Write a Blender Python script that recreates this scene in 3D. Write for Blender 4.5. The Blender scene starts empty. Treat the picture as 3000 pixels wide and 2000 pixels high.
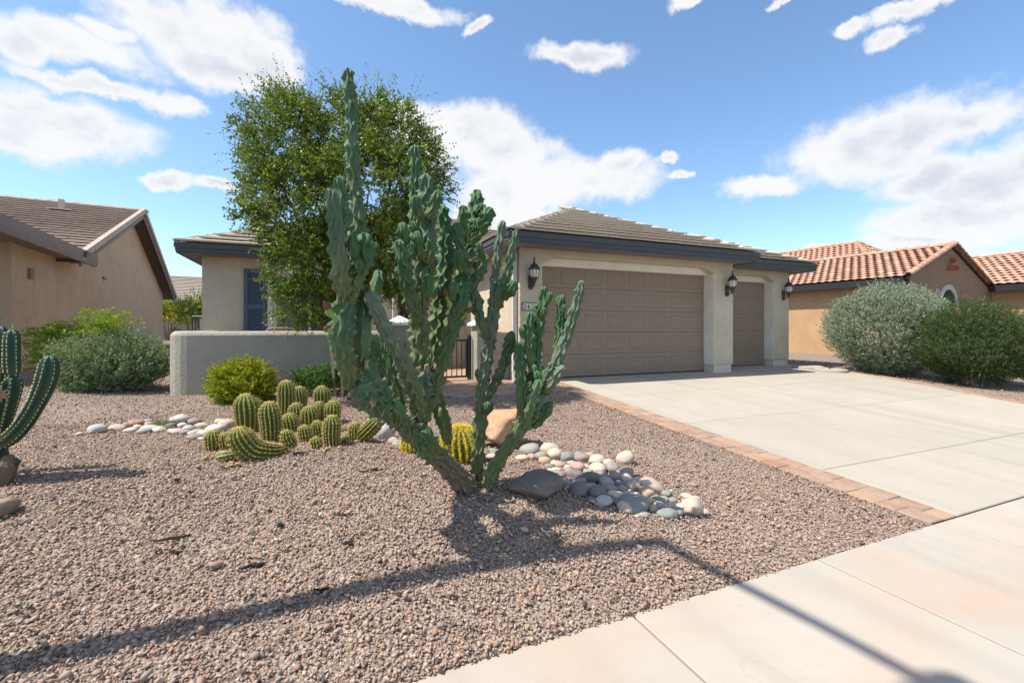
import bpy, bmesh, math, random
import numpy as np
from mathutils import Vector, Matrix
R = math.radians
SC = bpy.context.scene
COL = SC.collection
# ------------------------------------------------------------------ camera
# 16 mm lens on a levelled tripod, turned 22.9 degrees right of the house normal
F, CX, HY, YAW, CH = 1333.3, 1500.0, 961.0, R(22.87), 1.48
cam_d = bpy.data.cameras.new('camera'); cam = bpy.data.objects.new('camera', cam_d); COL.objects.link(cam)
cam_d.sensor_width = 36; cam_d.lens = 16; cam_d.shift_y = -0.013; cam_d.clip_start = .05; cam_d.clip_end = 2000
cam.location = (0, 0, CH); cam.rotation_euler = (R(90), 0, -YAW)
SC.camera = cam
# ------------------------------------------------------------------ light
SUN_EL, SUN_AZ = R(58), R(-87)        # azimuth clockwise from +y: from the left, a touch behind the facade
sd = Vector((math.sin(SUN_AZ)*math.cos(SUN_EL), math.cos(SUN_AZ)*math.cos(SUN_EL), math.sin(SUN_EL)))
sun_d = bpy.data.lights.new('sun', 'SUN'); sun = bpy.data.objects.new('sun', sun_d); COL.objects.link(sun)
sun_d.energy = 4.8; sun_d.angle = R(.53); sun_d.color = (1, .935, .83)
sun.rotation_euler = sd.to_track_quat('Z', 'Y').to_euler(); sun.location = (-10, 0, 30)
vs = SC.view_settings; vs.view_transform = 'Standard'; vs.look = 'None'; vs.gamma = 1; vs.exposure = 0.60; vs.use_curve_mapping = False
SC.render.engine = 'CYCLES'

class NT:
    """small helper round a node tree"""
    def __init__(s, nt): s.t = nt; s.n = nt.nodes; s.l = nt.links
    def add(s, typ, ins=None, **kw):
        n = s.n.new(typ)
        for k, v in kw.items(): setattr(n, k, v)
        for k, v in (ins or {}).items():
            sk = n.inputs[k]
            if isinstance(v, bpy.types.NodeSocket): s.l.new(v, sk)
            else: sk.default_value = v
        return n
    def math(s, op, a, b=None, c=None, clamp=False):
        n = s.n.new('ShaderNodeMath'); n.operation = op; n.use_clamp = clamp
        for i, v in enumerate((a, b, c)):
            if v is None: continue
            if isinstance(v, bpy.types.NodeSocket): s.l.new(v, n.inputs[i])
            else: n.inputs[i].default_value = v
        return n.outputs[0]
    def vm(s, op, a, b=None):
        n = s.n.new('ShaderNodeVectorMath'); n.operation = op
        for i, v in enumerate((a, b)):
            if v is None: continue
            if isinstance(v, bpy.types.NodeSocket): s.l.new(v, n.inputs[i])
            else: n.inputs[i].default_value = v
        return n
    def noise(s, scale, detail=5, rough=.6, vec=None, dist=0, out='Fac'):
        n = s.add('ShaderNodeTexNoise', {'Scale': scale, 'Detail': detail, 'Roughness': rough, 'Distortion': dist})
        if vec is not None: s.l.new(vec, n.inputs['Vector'])
        return n.outputs[out]
    def ramp(s, fac, stops, interp='LINEAR'):
        n = s.n.new('ShaderNodeValToRGB'); n.color_ramp.interpolation = interp
        el = n.color_ramp.elements
        while len(el) < len(stops): el.new(.5)
        for e, (p, c) in zip(el, stops):
            e.position = p; e.color = (c, c, c, 1) if isinstance(c, (int, float)) else (*c, 1)
        s.l.new(fac, n.inputs[0]); return n.outputs[0]
    def mix(s, fac, a, b, mode='MIX'):
        n = s.n.new('ShaderNodeMix'); n.data_type = 'RGBA'; n.blend_type = mode
        for k, v in ((0, fac), (6, a), (7, b)):
            if isinstance(v, bpy.types.NodeSocket): s.l.new(v, n.inputs[k])
            else: n.inputs[k].default_value = v if k == 0 else ((*v, 1) if len(v) == 3 else v)
        return n.outputs[2]
    def mapr(s, v, a, b, c, d, smooth=False):
        n = s.add('ShaderNodeMapRange', {1: a, 2: b, 3: c, 4: d}); n.clamp = True
        if smooth: n.interpolation_type = 'SMOOTHSTEP'
        s.l.new(v, n.inputs[0]); return n.outputs[0]

# ------------------------------------------------------------------ sky with clouds
def make_world():
    w = bpy.data.worlds.new('World'); SC.world = w; w.use_nodes = True
    t = NT(w.node_tree); t.n.clear()
    sky = t.add('ShaderNodeTexSky', sky_type='NISHITA', sun_disc=False, sun_elevation=SUN_EL, sun_rotation=SUN_AZ,
                altitude=400, air_density=1.0, dust_density=.6, ozone_density=1.6)
    dirn = t.add('ShaderNodeTexCoord').outputs['Generated']
    sp = t.add('ShaderNodeSeparateXYZ', {0: dirn})
    x, y, z = sp.outputs
    az = t.math('ARCTAN2', x, y); el = t.math('ARCSINE', z)
    uv = t.add('ShaderNodeCombineXYZ', {0: az, 1: el, 2: 0.0}).outputs[0]
    # billowing warp
    w1 = t.vm('SUBTRACT', t.noise(5, 6, .62, dirn, out='Color'), (.5, .5, .5)).outputs[0]
    w2 = t.vm('SUBTRACT', t.noise(22, 5, .6, dirn, out='Color'), (.5, .5, .5)).outputs[0]
    s1 = t.vm('MULTIPLY', w1, (.13, .09, 0)).outputs[0]; s2 = t.vm('MULTIPLY', w2, (.05, .03, 0)).outputs[0]
    uvw = t.vm('ADD', t.vm('ADD', uv, s1).outputs[0], s2).outputs[0]
    blobs = [(480,85,190,75),(590,130,95,75),(170,105,170,45),(50,100,70,45),(590,185,55,25),(500,165,120,40),(250,70,60,25),
             (120,280,195,62),(50,315,130,45),(365,240,62,24),(190,200,160,18),(400,422,44,16),(512,437,42,13),(900,8,120,22),(1100,58,22,14),
             (1330,130,95,26),(1060,310,130,62),(1150,360,100,60),(1310,420,165,52),(1200,440,150,60),(1150,500,110,45),(1420,372,60,25),(980,280,90,40),
             (1550,360,25,12),(1580,402,20,10),(1755,432,78,22),(2050,325,215,72),(2190,300,130,55),(2140,415,110,40),(2260,430,130,55),
             (2200,500,170,45),(2330,400,80,70),(2120,550,110,16),(2060,82,45,22),(1970,60,35,14),(2110,12,100,22),(1810,14,25,10),(1580,8,40,12),(1870,575,48,7)]
    m = None
    for (bx, by, rx, ry) in blobs:
        k = 3000/2352
        px, py = bx*k, by*k
        a = YAW + math.atan((px-CX)/F); e = math.atan((HY-py)/F*math.cos(a-YAW))
        ra = rx*k/F*math.cos(a-YAW)**2*1.12; re = ry*k/F*math.cos(a-YAW)*1.12*math.cos(e)**2
        v = t.vm('DIVIDE', t.vm('SUBTRACT', uvw, (a, e, 0)).outputs[0], (ra, re, 1)).outputs[0]
        ln = t.vm('LENGTH', v).outputs[1]
        q = t.math('SUBTRACT', 1.0, ln)
        m = q if m is None else t.math('SMOOTH_MAX', m, q, .12)
    # the same broken cumulus goes on round the rest of the sky
    gen = t.math('MULTIPLY', t.math('SUBTRACT', t.noise(3.2, 3, .5, t.vm('MULTIPLY', dirn, (1, 1, 2.2)).outputs[0]), .56), 5.0)
    da = t.math('ABSOLUTE', t.math('SUBTRACT', t.math('WRAP', t.math('SUBTRACT', az, YAW), math.pi, -math.pi), 0.0))
    outside = t.math('MAXIMUM', t.mapr(da, R(48), R(58), 0, 1, True), t.mapr(el, R(36), R(46), 0, 1, True))
    m = t.math('MAXIMUM', m, t.math('ADD', t.math('MULTIPLY', gen, outside), t.math('MULTIPLY', t.math('SUBTRACT', outside, 1.0), 3.0)))
    fb = t.noise(8, 10, .66, dirn)
    bl = t.math('SUBTRACT', 1.0, t.math('ABSOLUTE', t.math('SUBTRACT', t.math('MULTIPLY', t.noise(6.5, 6, .55, t.vm('MULTIPLY', dirn, (1, 1, 1.25)).outputs[0]), 2.0), 1.0)))
    fb = t.math('ADD', t.math('MULTIPLY', fb, .62), t.math('MULTIPLY', t.math('SUBTRACT', bl, .30), .42))
    fb = t.math('ADD', fb, t.math('MULTIPLY', t.math('SUBTRACT', t.noise(30, 6, .65, dirn), .5), .30))
    dens = t.math('ADD', m, t.math('MULTIPLY', t.math('SUBTRACT', fb, .5), 1.9))
    alpha = t.mapr(dens, -.26, .44, 0, 1, True)
    alpha = t.math('MULTIPLY', alpha, t.mapr(el, R(-1), R(3), 0, 1, True))
    thick = t.mapr(dens, .25, 1.0, 0, 1, True)
    shade = t.mapr(t.noise(6, 5, .6, t.vm('MULTIPLY', dirn, (1, 1, 1.8)).outputs[0]), .42, .66, 0, 1, True)
    ccol = t.mix(t.math('MULTIPLY', shade, thick), (.97, .975, .985), (.70, .745, .83))
    skyc = t.vm('MULTIPLY', sky.outputs[0], (.136, .152, .158)).outputs[0]
    fin = t.mix(t.math('MULTIPLY', alpha, .97), skyc, t.vm('MULTIPLY', ccol, (.66, .66, .66)).outputs[0])
    bg = t.add('ShaderNodeBackground', {'Color': fin, 'Strength': 1.0})
    t.l.new(bg.outputs[0], t.add('ShaderNodeOutputWorld').inputs[0])
make_world()

# ------------------------------------------------------------------ helpers
rng = np.random.default_rng(7); random.seed(7)
sY, cY = math.sin(YAW), math.cos(YAW)
def ray(px, py): l = (px-CX)/F; return np.array([sY+l*cY, cY-l*sY, (HY-py)/F])
def atd(px, py, d): return ray(px, py)*d + np.array([0, 0, CH])
def onz(px, py, z): r = ray(px, py); return atd(px, py, (z-CH)/r[2])
def ony(px, py, y): r = ray(px, py); return atd(px, py, y/r[1])
def sstep(a, b, x): t = np.clip((x-a)/(b-a), 0, 1); return t*t*(3-2*t)
CREEK = np.array([(-3.1,7.5),(-2.0,7.1),(-1.0,6.75),(.1,6.0),(1.2,5.3),(2.3,4.8),(3.2,4.2),(3.15,3.3),(2.8,2.6)])
def creek_dist(X, Y):
    D = np.full(np.shape(X), 9.0)
    for (a, b) in zip(CREEK[:-1], CREEK[1:]):
        e = b-a; L = e@e; t = np.clip(((X-a[0])*e[0]+(Y-a[1])*e[1])/L, 0, 1)
        D = np.minimum(D, np.hypot(X-a[0]-t*e[0], Y-a[1]-t*e[1]))
    return D
def base_z(Y): return np.clip((Y-1.93)*.0556, 0, .36)
def terrain(X, Y):
    X = np.asarray(X, float); Y = np.asarray(Y, float)
    z = base_z(Y) - .012
    g = lambda cx, cy, sx, sy, a: a*np.exp(-((X-cx)/sx)**2-((Y-cy)/sy)**2)
    z = z + g(.75, 3.35, 1.3, .95, .20) + g(-.5, 4.7, 1.5, .95, .13) + g(-2.4, 4.7, 1.1, 1.4, .10) + g(1.5, 3.12, .42, .30, .07)
    z = z - .05*np.exp(-(creek_dist(X, Y)/.32)**2)
    z = z + .065*np.clip(-2.2-X, 0, 3.8)*sstep(4, 9, Y)
    z = z + .012*np.sin(X*2.1+.7)*np.sin(Y*1.7)*sstep(1.9, 3, Y)*(1-sstep(3.5, 4.3, X))
    return z
def tz(x, y): return float(terrain(x, y))
def hit(px, py):
    r = ray(px, py); d = 1.6
    while d < 60:
        p = r*d
        if p[2]+CH <= tz(p[0], p[1]): return atd(px, py, d)
        d += .01
    return onz(px, py, .3)
def depth(p): return p[0]*sY+p[1]*cY
def nrm(v): return v/np.maximum(np.linalg.norm(v, axis=-1, keepdims=True), 1e-9)

ORG = {}
def mesh(name, V, Fc, attrs=None, smooth=False):
    V = np.asarray(V, float)
    me = bpy.data.meshes.new(name)
    if isinstance(Fc, np.ndarray):
        k = Fc.shape[1]; M = len(Fc)
        me.vertices.add(len(V)); me.vertices.foreach_set('co', V.ravel())
        me.loops.add(M*k); me.loops.foreach_set('vertex_index', Fc.ravel().astype(np.int32))
        me.polygons.add(M); me.polygons.foreach_set('loop_start', np.arange(0, M*k, k, dtype=np.int32))
        me.update(calc_edges=True); me.validate()
    else:
        me.from_pydata([tuple(v) for v in V], [], [tuple(f) for f in Fc]); me.update()
    for k, v in (attrs or {}).items():
        a = me.attributes.new(k, 'FLOAT', 'POINT'); a.data.foreach_set('value', np.asarray(v, np.float32))
    if smooth: me.polygons.foreach_set('use_smooth', np.ones(len(me.polygons), bool))
    return me
def link(name, me, m, parent=None, M=None):
    o = bpy.data.objects.new(name, me)
    if me is not None and m is not None and not me.materials: me.materials.append(m)
    COL.objects.link(o)
    if parent is not None: o.parent = parent
    if M is not None: o.matrix_local = M
    ORG[o] = ORG.get(parent, np.zeros(3))
    return o
def O(name, V, Fc, m, parent=None, local=False, attrs=None, smooth=False, bevel=0):
    V = np.asarray(V, float)
    if parent is not None and not local: V = V - ORG[parent]
    o = link(name, mesh(name, V, Fc, attrs, smooth), m, parent)
    if bevel:
        b = o.modifiers.new('bevel', 'BEVEL'); b.width = bevel; b.segments = 2; b.limit_method = 'ANGLE'; b.angle_limit = R(40)
    return o
def tag(o, label=None, cat=None, group=None, kind=None):
    for k, v in (('label', label), ('category', cat), ('group', group), ('kind', kind)):
        if v: o[k] = v
    return o
def thing(name, loc, label=None, cat=None, group=None, rz=0):
    o = bpy.data.objects.new(name, None); COL.objects.link(o); o.location = loc; o.rotation_euler = (0, 0, rz); o.empty_display_size = .1
    ORG[o] = np.array(loc, float); tag(o, label, cat, group); return o
def copy_tree(o, parent=None):
    c = o.copy(); COL.objects.link(c); c.parent = parent
    for ch in list(o.children): copy_tree(ch, c)
    return c

class MB:
    def __init__(s): s.V = []; s.F = []
    def add(s, V, Fc):
        b = len(s.V); s.V += [tuple(map(float, v)) for v in V]; s.F += [tuple(i+b for i in f) for f in Fc]; return s
    def box(s, x0, x1, y0, y1, z0, z1):
        V = [(x, y, z) for z in (z0, z1) for y in (y0, y1) for x in (x0, x1)]
        return s.add(V, [(0,2,3,1),(4,5,7,6),(0,1,5,4),(2,6,7,3),(0,4,6,2),(1,3,7,5)])
    def poly(s, pts, a0, a1, axis='y'):
        """extrude a 2-D outline (x,z) along y, or (y,z) along x, or (x,y) along z"""
        f = {'y': lambda p, a: (p[0], a, p[1]), 'x': lambda p, a: (a, p[0], p[1]), 'z': lambda p, a: (p[0], p[1], a)}[axis]
        n = len(pts); V = [f(p, a0) for p in pts]+[f(p, a1) for p in pts]
        Fs = [tuple(range(n)), tuple(range(2*n-1, n-1, -1))]+[(i, (i+1) % n+0, (i+1) % n+n, i+n)[::-1] for i in range(n)]
        return s.add(V, Fs)
    def tube(s, pts, rad, k=8, cap=True):
        P = np.asarray(pts, float); n = len(P); rad = np.broadcast_to(np.asarray(rad, float), (n,))
        T = nrm(np.gradient(P, axis=0)); up = np.array([0, 0, 1.]) if abs(T[0][2]) < .9 else np.array([1., 0, 0])
        u = nrm(np.cross(T[0], up)); V = []
        for i in range(n):
            u = nrm(u-T[i]*(u@T[i])); w = np.cross(T[i], u)
            for j in range(k):
                a = 2*math.pi*j/k; V.append(P[i]+rad[i]*(u*math.cos(a)+w*math.sin(a)))
        Fs = [(i*k+j, i*k+(j+1) % k, (i+1)*k+(j+1) % k, (i+1)*k+j) for i in range(n-1) for j in range(k)]
        if cap: Fs += [tuple(range(k-1, -1, -1)), tuple(range((n-1)*k, n*k))]
        return s.add(V, Fs)
    def lathe(s, prof, c=(0, 0, 0), k=16):
        n = len(prof)
        V = [(c[0]+r*math.cos(2*math.pi*j/k), c[1]+r*math.sin(2*math.pi*j/k), c[2]+z) for r, z in prof for j in range(k)]
        Fs = [(i*k+j, i*k+(j+1) % k, (i+1)*k+(j+1) % k, (i+1)*k+j) for i in range(n-1) for j in range(k)]
        Fs += [tuple(range(k-1, -1, -1)), tuple(range((n-1)*k, n*k))]
        return s.add(V, Fs)
    def to(s, name, m, parent=None, **kw): return O(name, s.V, s.F, m, parent, **kw)

# ------------------------------------------------------------------ materials
MATS = {}
def newmat(name):
    m = bpy.data.materials.new(name); m.use_nodes = True; t = NT(m.node_tree); MATS[name] = m
    return m, t, t.n['Principled BSDF']
def setc(t, b, col=None, rough=None, spec=None, bump=None, bs=.4, bd=.01):
    for k, v in (('Base Color', col), ('Roughness', rough), ('Specular IOR Level', spec)):
        if v is None: continue
        if isinstance(v, bpy.types.NodeSocket): t.l.new(v, b.inputs[k])
        else: b.inputs[k].default_value = (*v, 1) if isinstance(v, tuple) and len(v) == 3 else v
    if bump is not None:
        n = t.add('ShaderNodeBump', {'Strength': bs, 'Distance': bd, 'Height': bump}); t.l.new(n.outputs[0], b.inputs['Normal'])
def coords(t): return t.add('ShaderNodeTexCoord').outputs['Object']
def rnd(t): return t.add('ShaderNodeObjectInfo').outputs['Random']
def sc(c, k): return tuple(min(1, v*k) for v in c)

def m_stucco(name, c, rough_amt=.5, streak=False):
    m, t, b = newmat(name); v = coords(t)
    n1 = t.noise(1.1, 5, .6, v); n2 = t.noise(14, 6, .7, v, 1.2)
    vv = t.vm('MULTIPLY', v, (1, 1, .35)).outputs[0] if streak else v
    n3 = t.noise(6, 5, .6, vv, .6)
    col = t.mix(t.ramp(n1, [(.3, 0), (.7, 1)]), sc(c, .88), sc(c, 1.08))
    col = t.mix(t.math('MULTIPLY', t.ramp(n3, [(.45, 0), (.72, 1)]), .5 if streak else .28), col, sc(c, .68))
    col = t.mix(t.math('MULTIPLY', t.ramp(n2, [(.58, 0), (.75, 1)]), .5), col, sc(c, .72))
    # skip-trowel relief
    k = t.noise(9, 4, .55, v, 2.2); kk = t.ramp(k, [(.42, 0), (.52, 1)])
    fine = t.noise(120, 3, .6, v)
    h = t.math('ADD', t.math('MULTIPLY', kk, .7), t.math('MULTIPLY', fine, .3))
    setc(t, b, col, .92, .15, h, rough_amt, .012); return m
def m_plain(name, c, rough=.6, spec=.3, var=.12, scale=12, bs=.15, metallic=0):
    m, t, b = newmat(name); v = coords(t); n = t.noise(scale, 5, .6, v)
    setc(t, b, t.mix(n, sc(c, 1-var), sc(c, 1+var)), rough, spec, t.noise(scale*8, 3, .6, v), bs, .003)
    b.inputs['Metallic'].default_value = metallic; return m
def m_pieces(name, stops, rough=.85, grain=40, bs=.35, bd=.004, stain=.35, spec=.2):
    """colour differs from piece to piece by the object's own random number, with grain and grime"""
    m, t, b = newmat(name); v = coords(t)
    col = t.ramp(rnd(t), stops)
    g = t.noise(grain, 6, .65, v); big = t.noise(grain*.12, 4, .6, v)
    col = t.mix(t.math('MULTIPLY', t.ramp(g, [(.35, 0), (.7, 1)]), stain), col, (.10, .085, .07))
    col = t.mix(t.math('MULTIPLY', t.ramp(big, [(.4, 0), (.7, 1)]), stain*.7), col, (.55, .5, .43))
    setc(t, b, col, rough, spec, g, bs, bd); return m
def m_concrete(name, c, stain_c, stain):
    m, t, b = newmat(name); v = coords(t)
    n = t.noise(.8, 6, .6, v); sp = t.noise(160, 3, .7, v); br = t.noise(14, 5, .6, t.vm('MULTIPLY', v, (9, 1, 1)).outputs[0])
    col = t.mix(t.ramp(n, [(.3, 0), (.7, 1)]), sc(c, .92), sc(c, 1.06))
    st = t.ramp(t.noise(.75, 5, .62, t.vm('ADD', v, (3.1, 7.3, 0)).outputs[0], .6), [(.46, 0), (.68, 1)])
    col = t.mix(t.math('MULTIPLY', st, stain), col, stain_c)
    col = t.mix(t.math('MULTIPLY', t.ramp(t.noise(2.6, 8, .7, v, .5), [(.55, 0), (.78, 1)]), .30), col, sc(c, .74))
    col = t.mix(t.math('MULTIPLY', t.ramp(sp, [(.35, 1), (.5, 0)]), .22), col, sc(c, .6))
    spot = t.ramp(t.noise(5.5, 3, .5, t.vm('ADD', v, (9.1, 2.2, 0)).outputs[0]), [(.70, 0), (.76, 1)]); col = t.mix(t.math('MULTIPLY', spot, .42), col, sc(c, .55))
    wv = t.vm('ADD', v, t.vm('MULTIPLY', t.noise(1.7, 5, .6, v, out='Color'), (.9, .9, 0)).outputs[0]).outputs[0]
    ck = t.add('ShaderNodeTexVoronoi', {'Vector': wv, 'Scale': .42}, feature='DISTANCE_TO_EDGE').outputs['Distance']
    crack = t.math('MULTIPLY', t.ramp(ck, [(0, 1), (.004, 0)]), t.ramp(t.noise(.9, 2, .5, v), [(.52, 0), (.60, 1)])); col = t.mix(t.math('MULTIPLY', crack, .16), col, sc(c, .4))
    trk = t.ramp(t.noise(1.2, 3, .5, t.vm('MULTIPLY', v, (2.6, .22, 1)).outputs[0], .3), [(.5, 0), (.66, 1)]); col = t.mix(t.math('MULTIPLY', trk, .26), col, sc(c, .64))
    rv = rnd(t); col = t.mix(.10, col, t.ramp(rv, [(0, sc(c, .75)), (1, sc(c, 1.15))]))
    setc(t, b, col, .88, .2, t.math('ADD', sp, t.math('MULTIPLY', br, .6)), .22, .003); return m
def m_leaf(name, c0, c1, c2, trans=.3, rough=.5, spec=.35):
    """c0 dark, c1 mid, c2 young leaf; the per-leaf random is stored on the mesh"""
    m, t, b = newmat(name)
    a = t.add('ShaderNodeAttribute', attribute_name='rnd').outputs['Fac']
    col = t.ramp(a, [(0, c0), (.55, c1), (1, c2)])
    setc(t, b, col, rough, spec)
    tr = t.add('ShaderNodeBsdfTranslucent', {'Color': t.mix(1, col, (1.25, 1.3, .55), 'MULTIPLY')})
    mx = t.add('ShaderNodeMixShader', {0: trans, 1: b.outputs[0], 2: tr.outputs[0]})
    t.l.new(mx.outputs[0], t.n['Material Output'].inputs[0]); return m
def m_bark(name, c, c2):
    m, t, b = newmat(name); v = coords(t)
    n = t.noise(30, 6, .7, t.vm('MULTIPLY', v, (1, 1, .3)).outputs[0], 1)
    setc(t, b, t.mix(n, c, c2), .95, .1, n, .8, .01); return m
def m_rock(name, c, c2, scale=18, speck=.3):
    m, t, b = newmat(name); v = coords(t)
    n = t.noise(scale, 7, .65, v); n2 = t.noise(scale*7, 4, .7, v)
    col = t.mix(t.ramp(n, [(.35, 0), (.65, 1)]), c, c2)
    col = t.mix(t.math('MULTIPLY', t.ramp(n2, [(.55, 0), (.7, 1)]), speck), col, sc(c, .45))
    setc(t, b, col, .75, .25, t.math('ADD', n, t.math('MULTIPLY', n2, .3)), .25, .01); return m

STUC = (.56, .475, .36)
M_stucco = m_stucco('stucco_beige', STUC, .55)
M_trim = m_stucco('stucco_trim', (.63, .56, .445), .3)
M_court = m_stucco('stucco_courtyard', (.37, .34, .285), .5)
M_slate = m_plain('slate_blue_paint', (.066, .071, .077), .55, .35, .15, 6)
M_soffit = m_plain('soffit_paint', (.20, .18, .16), .8, .2)
M_shut = m_plain('shutter_paint', (.075, .098, .135), .6, .3, .1, 5)
M_door = m_plain('garage_door_paint', (.265, .197, .142), .55, .3, .06, 3, .08)
M_cream = m_plain('cream_paint', (.55, .51, .45), .6, .3, .06)
M_white = m_plain('white_cap', (.80, .78, .74), .8, .2, .05)
M_black = m_plain('black_iron', (.018, .017, .017), .45, .4, .2)
M_bronze = m_plain('bronze_metal', (.085, .058, .048), .5, .45, .3, 30, .3, .5)
M_tile = m_pieces('roof_tile', [(0, (.45, .385, .315)), (.4, (.48, .415, .34)), (.8, (.50, .43, .355)), (1, (.465, .40, .325))], .9, 10, .2, .003, .08)
M_tile_l = m_pieces('roof_tile_neighbour', [(0, (.43, .345, .29)), (.5, (.46, .37, .31)), (1, (.49, .395, .335))], .9, 10, .2, .003, .08)
M_clay = m_pieces('clay_tile', [(0, (.43, .23, .155)), (.4, (.50, .285, .20)), (.75, (.55, .335, .245)), (.93, (.47, .26, .18)), (1, (.60, .46, .37))], .85, 14, .3, .004, .16)
M_pav = m_pieces('paver', [(0, (.30, .175, .115)), (.3, (.36, .22, .145)), (.6, (.40, .255, .165)), (.8, (.34, .225, .165)), (1, (.27, .19, .15))], .9, 60, .5, .004, .3)
M_drive = m_concrete('driveway_concrete', (.395, .358, .30), (.44, .37, .29), .3)
M_walk = m_concrete('sidewalk_concrete', (.41, .372, .322), (.44, .305, .225), .65)
M_curb = m_concrete('kerb_concrete', (.42, .40, .36), (.4, .35, .3), .3)
def m_asphalt():
    m, t, b = newmat('asphalt'); v = coords(t); n = t.noise(140, 4, .7, v); n2 = t.noise(1.2, 5, .6, v)
    setc(t, b, t.mix(n, (.035, .035, .036), (.075, .074, .072)), .9, .2, n, .5, .004)
m_asphalt(); M_asph = MATS['asphalt']
def m_gravelbed():
    m, t, b = newmat('gravel_ground'); v = coords(t)
    vo = t.add('ShaderNodeTexVoronoi', {'Vector': v, 'Scale': 42.0, 'Randomness': 1.0})
    big = t.noise(.5, 5, .6, v)
    col = t.ramp(t.add('ShaderNodeSeparateColor', {0: vo.outputs['Color']}).outputs[0],
                 [(0, (.24, .18, .145)), (.3, (.34, .26, .21)), (.55, (.41, .31, .25)), (.8, (.34, .295, .26)), (1, (.48, .385, .315))])
    col = t.mix(t.math('MULTIPLY', t.ramp(vo.outputs['Distance'], [(.3, 0), (.75, 1)]), .6), col, (.10, .075, .06))
    col = t.mix(t.math('MULTIPLY', t.ramp(big, [(.4, 0), (.7, 1)]), .25), col, (.36, .25, .18))
    setc(t, b, col, .95, .1, t.ramp(vo.outputs['Distance'], [(0, 1), (.8, 0)]), 1.0, .02)
m_gravelbed(); M_ground = MATS['gravel_ground']
def m_gravel():
    m, t, b = newmat('gravel_stone'); v = coords(t)
    r = rnd(t)
    col = t.ramp(r, [(0, (.13, .105, .095)), (.10, (.36, .26, .215)), (.26, (.285, .255, .235)), (.40, (.42, .315, .26)), (.56, (.34, .235, .19)), (.70, (.39, .33, .285)), (.84, (.48, .385, .32)), (.92, (.33, .285, .255)), (.975, (.50, .31, .18)), (.985, (.56, .51, .45))], 'CONSTANT')
    n = t.noise(60, 4, .6, v)
    setc(t, b, t.mix(n, t.mix(1, col, (.78, .73, .68), 'MULTIPLY'), t.mix(1, col, (1.12, 1.02, .92), 'MULTIPLY')), .85, .25, n, .3, .003)
m_gravel(); M_gravel = MATS['gravel_stone']
def m_glass(name, c, rough=.05, spec=.6):
    m, t, b = newmat(name); setc(t, b, c, rough, spec); return m
M_pane = m_glass('window_glass', (.012, .014, .016))
M_bark = m_bark('bark', (.11, .05, .03), (.26, .15, .10))
M_twig = m_bark('twig_bark', (.10, .08, .06), (.22, .17, .12))
M_wood = m_bark('stake_wood', (.42, .28, .17), (.60, .44, .28))
# ------------------------------------------------------------------ ground
def edge_x(y): return 10.9+(np.minimum(y, 8.6)-1.95)*.38      # the driveway widens towards the third garage
def build_ground():
    def ax(a, b, lo, hi, st):
        core = np.arange(a, b+1e-6, st); e1 = a-np.geomspace(.3, a-lo, 16)[::-1]; e2 = b+np.geomspace(.3, hi-b, 16)
        return np.concatenate([e1, core, e2])
    xs = ax(-7, 11.5, -400, 400, .11); ys = np.concatenate([[1.90, 1.935], np.arange(2.0, 13, .11), 13+np.geomspace(.3, 500, 16)])
    X, Y = np.meshgrid(xs, ys); Z = terrain(X, Y)
    inside = (X > 4.3) & (X < edge_x(Y)+.36) & (Y < 9.6)
    Z[inside] -= .10
    Z[(X > 1.6) & (X < 4.4) & (Y > 7.5) & (Y < 9.3)] -= .05
    Z[0] = -.25
    nx, ny = len(xs), len(ys)
    i = (np.arange(ny-1)[:, None]*nx+np.arange(nx-1)).ravel()
    Fc = np.stack([i, i+1, i+nx+1, i+nx], 1)
    g = O('ground', np.stack([X, Y, Z], -1).reshape(-1, 3), Fc, M_ground, smooth=True); tag(g, kind='structure')
    r = O('road', [(-400, -400, -.16), (400, -400, -.16), (400, .02, -.16), (-400, .02, -.16)], [(0, 1, 2, 3)], M_asph); tag(r, kind='structure')
    k = MB().poly([(.0, -.3), (.0, -.02), (.03, .0), (.2, .0), (.2, -.3)], -40, 60, 'x').to('kerb', M_curb); tag(k, kind='structure')
build_ground()
def slab(name, x0, x1, y0, y1, zf, m, parent, th=.1, ch=.008, me=None):
    """a piece with chamfered upper edges; zf(x,y) is its top"""
    V = []
    for (i, dz) in ((0, -th), (0, -ch), (ch, 0)):
        for (x, y) in ((x0+i, y0+i), (x1-i, y0+i), (x1-i, y1-i), (x0+i, y1-i)): V.append((x, y, zf(x, y)+dz))
    Fs = [(8, 9, 10, 11), (3, 2, 1, 0)]+[(a*4+j, a*4+(j+1) % 4, (a+1)*4+(j+1) % 4, (a+1)*4+j) for a in (0, 1) for j in range(4)]
    return O(name, V, Fs, m, parent)
DZ = lambda x, y: float(base_z(y))
def qslab(name, pts, zf, m, parent, th=.1, ch=.008):
    P = np.array(pts, float); c = P.mean(0); n = len(P); V = []
    for (i, dz) in ((0, -th), (0, -ch), (ch, 0)):
        for p in P: q = p+(c-p)/np.linalg.norm(c-p)*i*1.4; V.append((q[0], q[1], zf(q[0], q[1])+dz))
    Fs = [tuple(range(2*n, 3*n)), tuple(range(n-1, -1, -1))]+[(a*n+j, a*n+(j+1) % n, (a+1)*n+(j+1) % n, (a+1)*n+j) for a in (0, 1) for j in range(n)]
    return O(name, V, Fs, m, parent)
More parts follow.
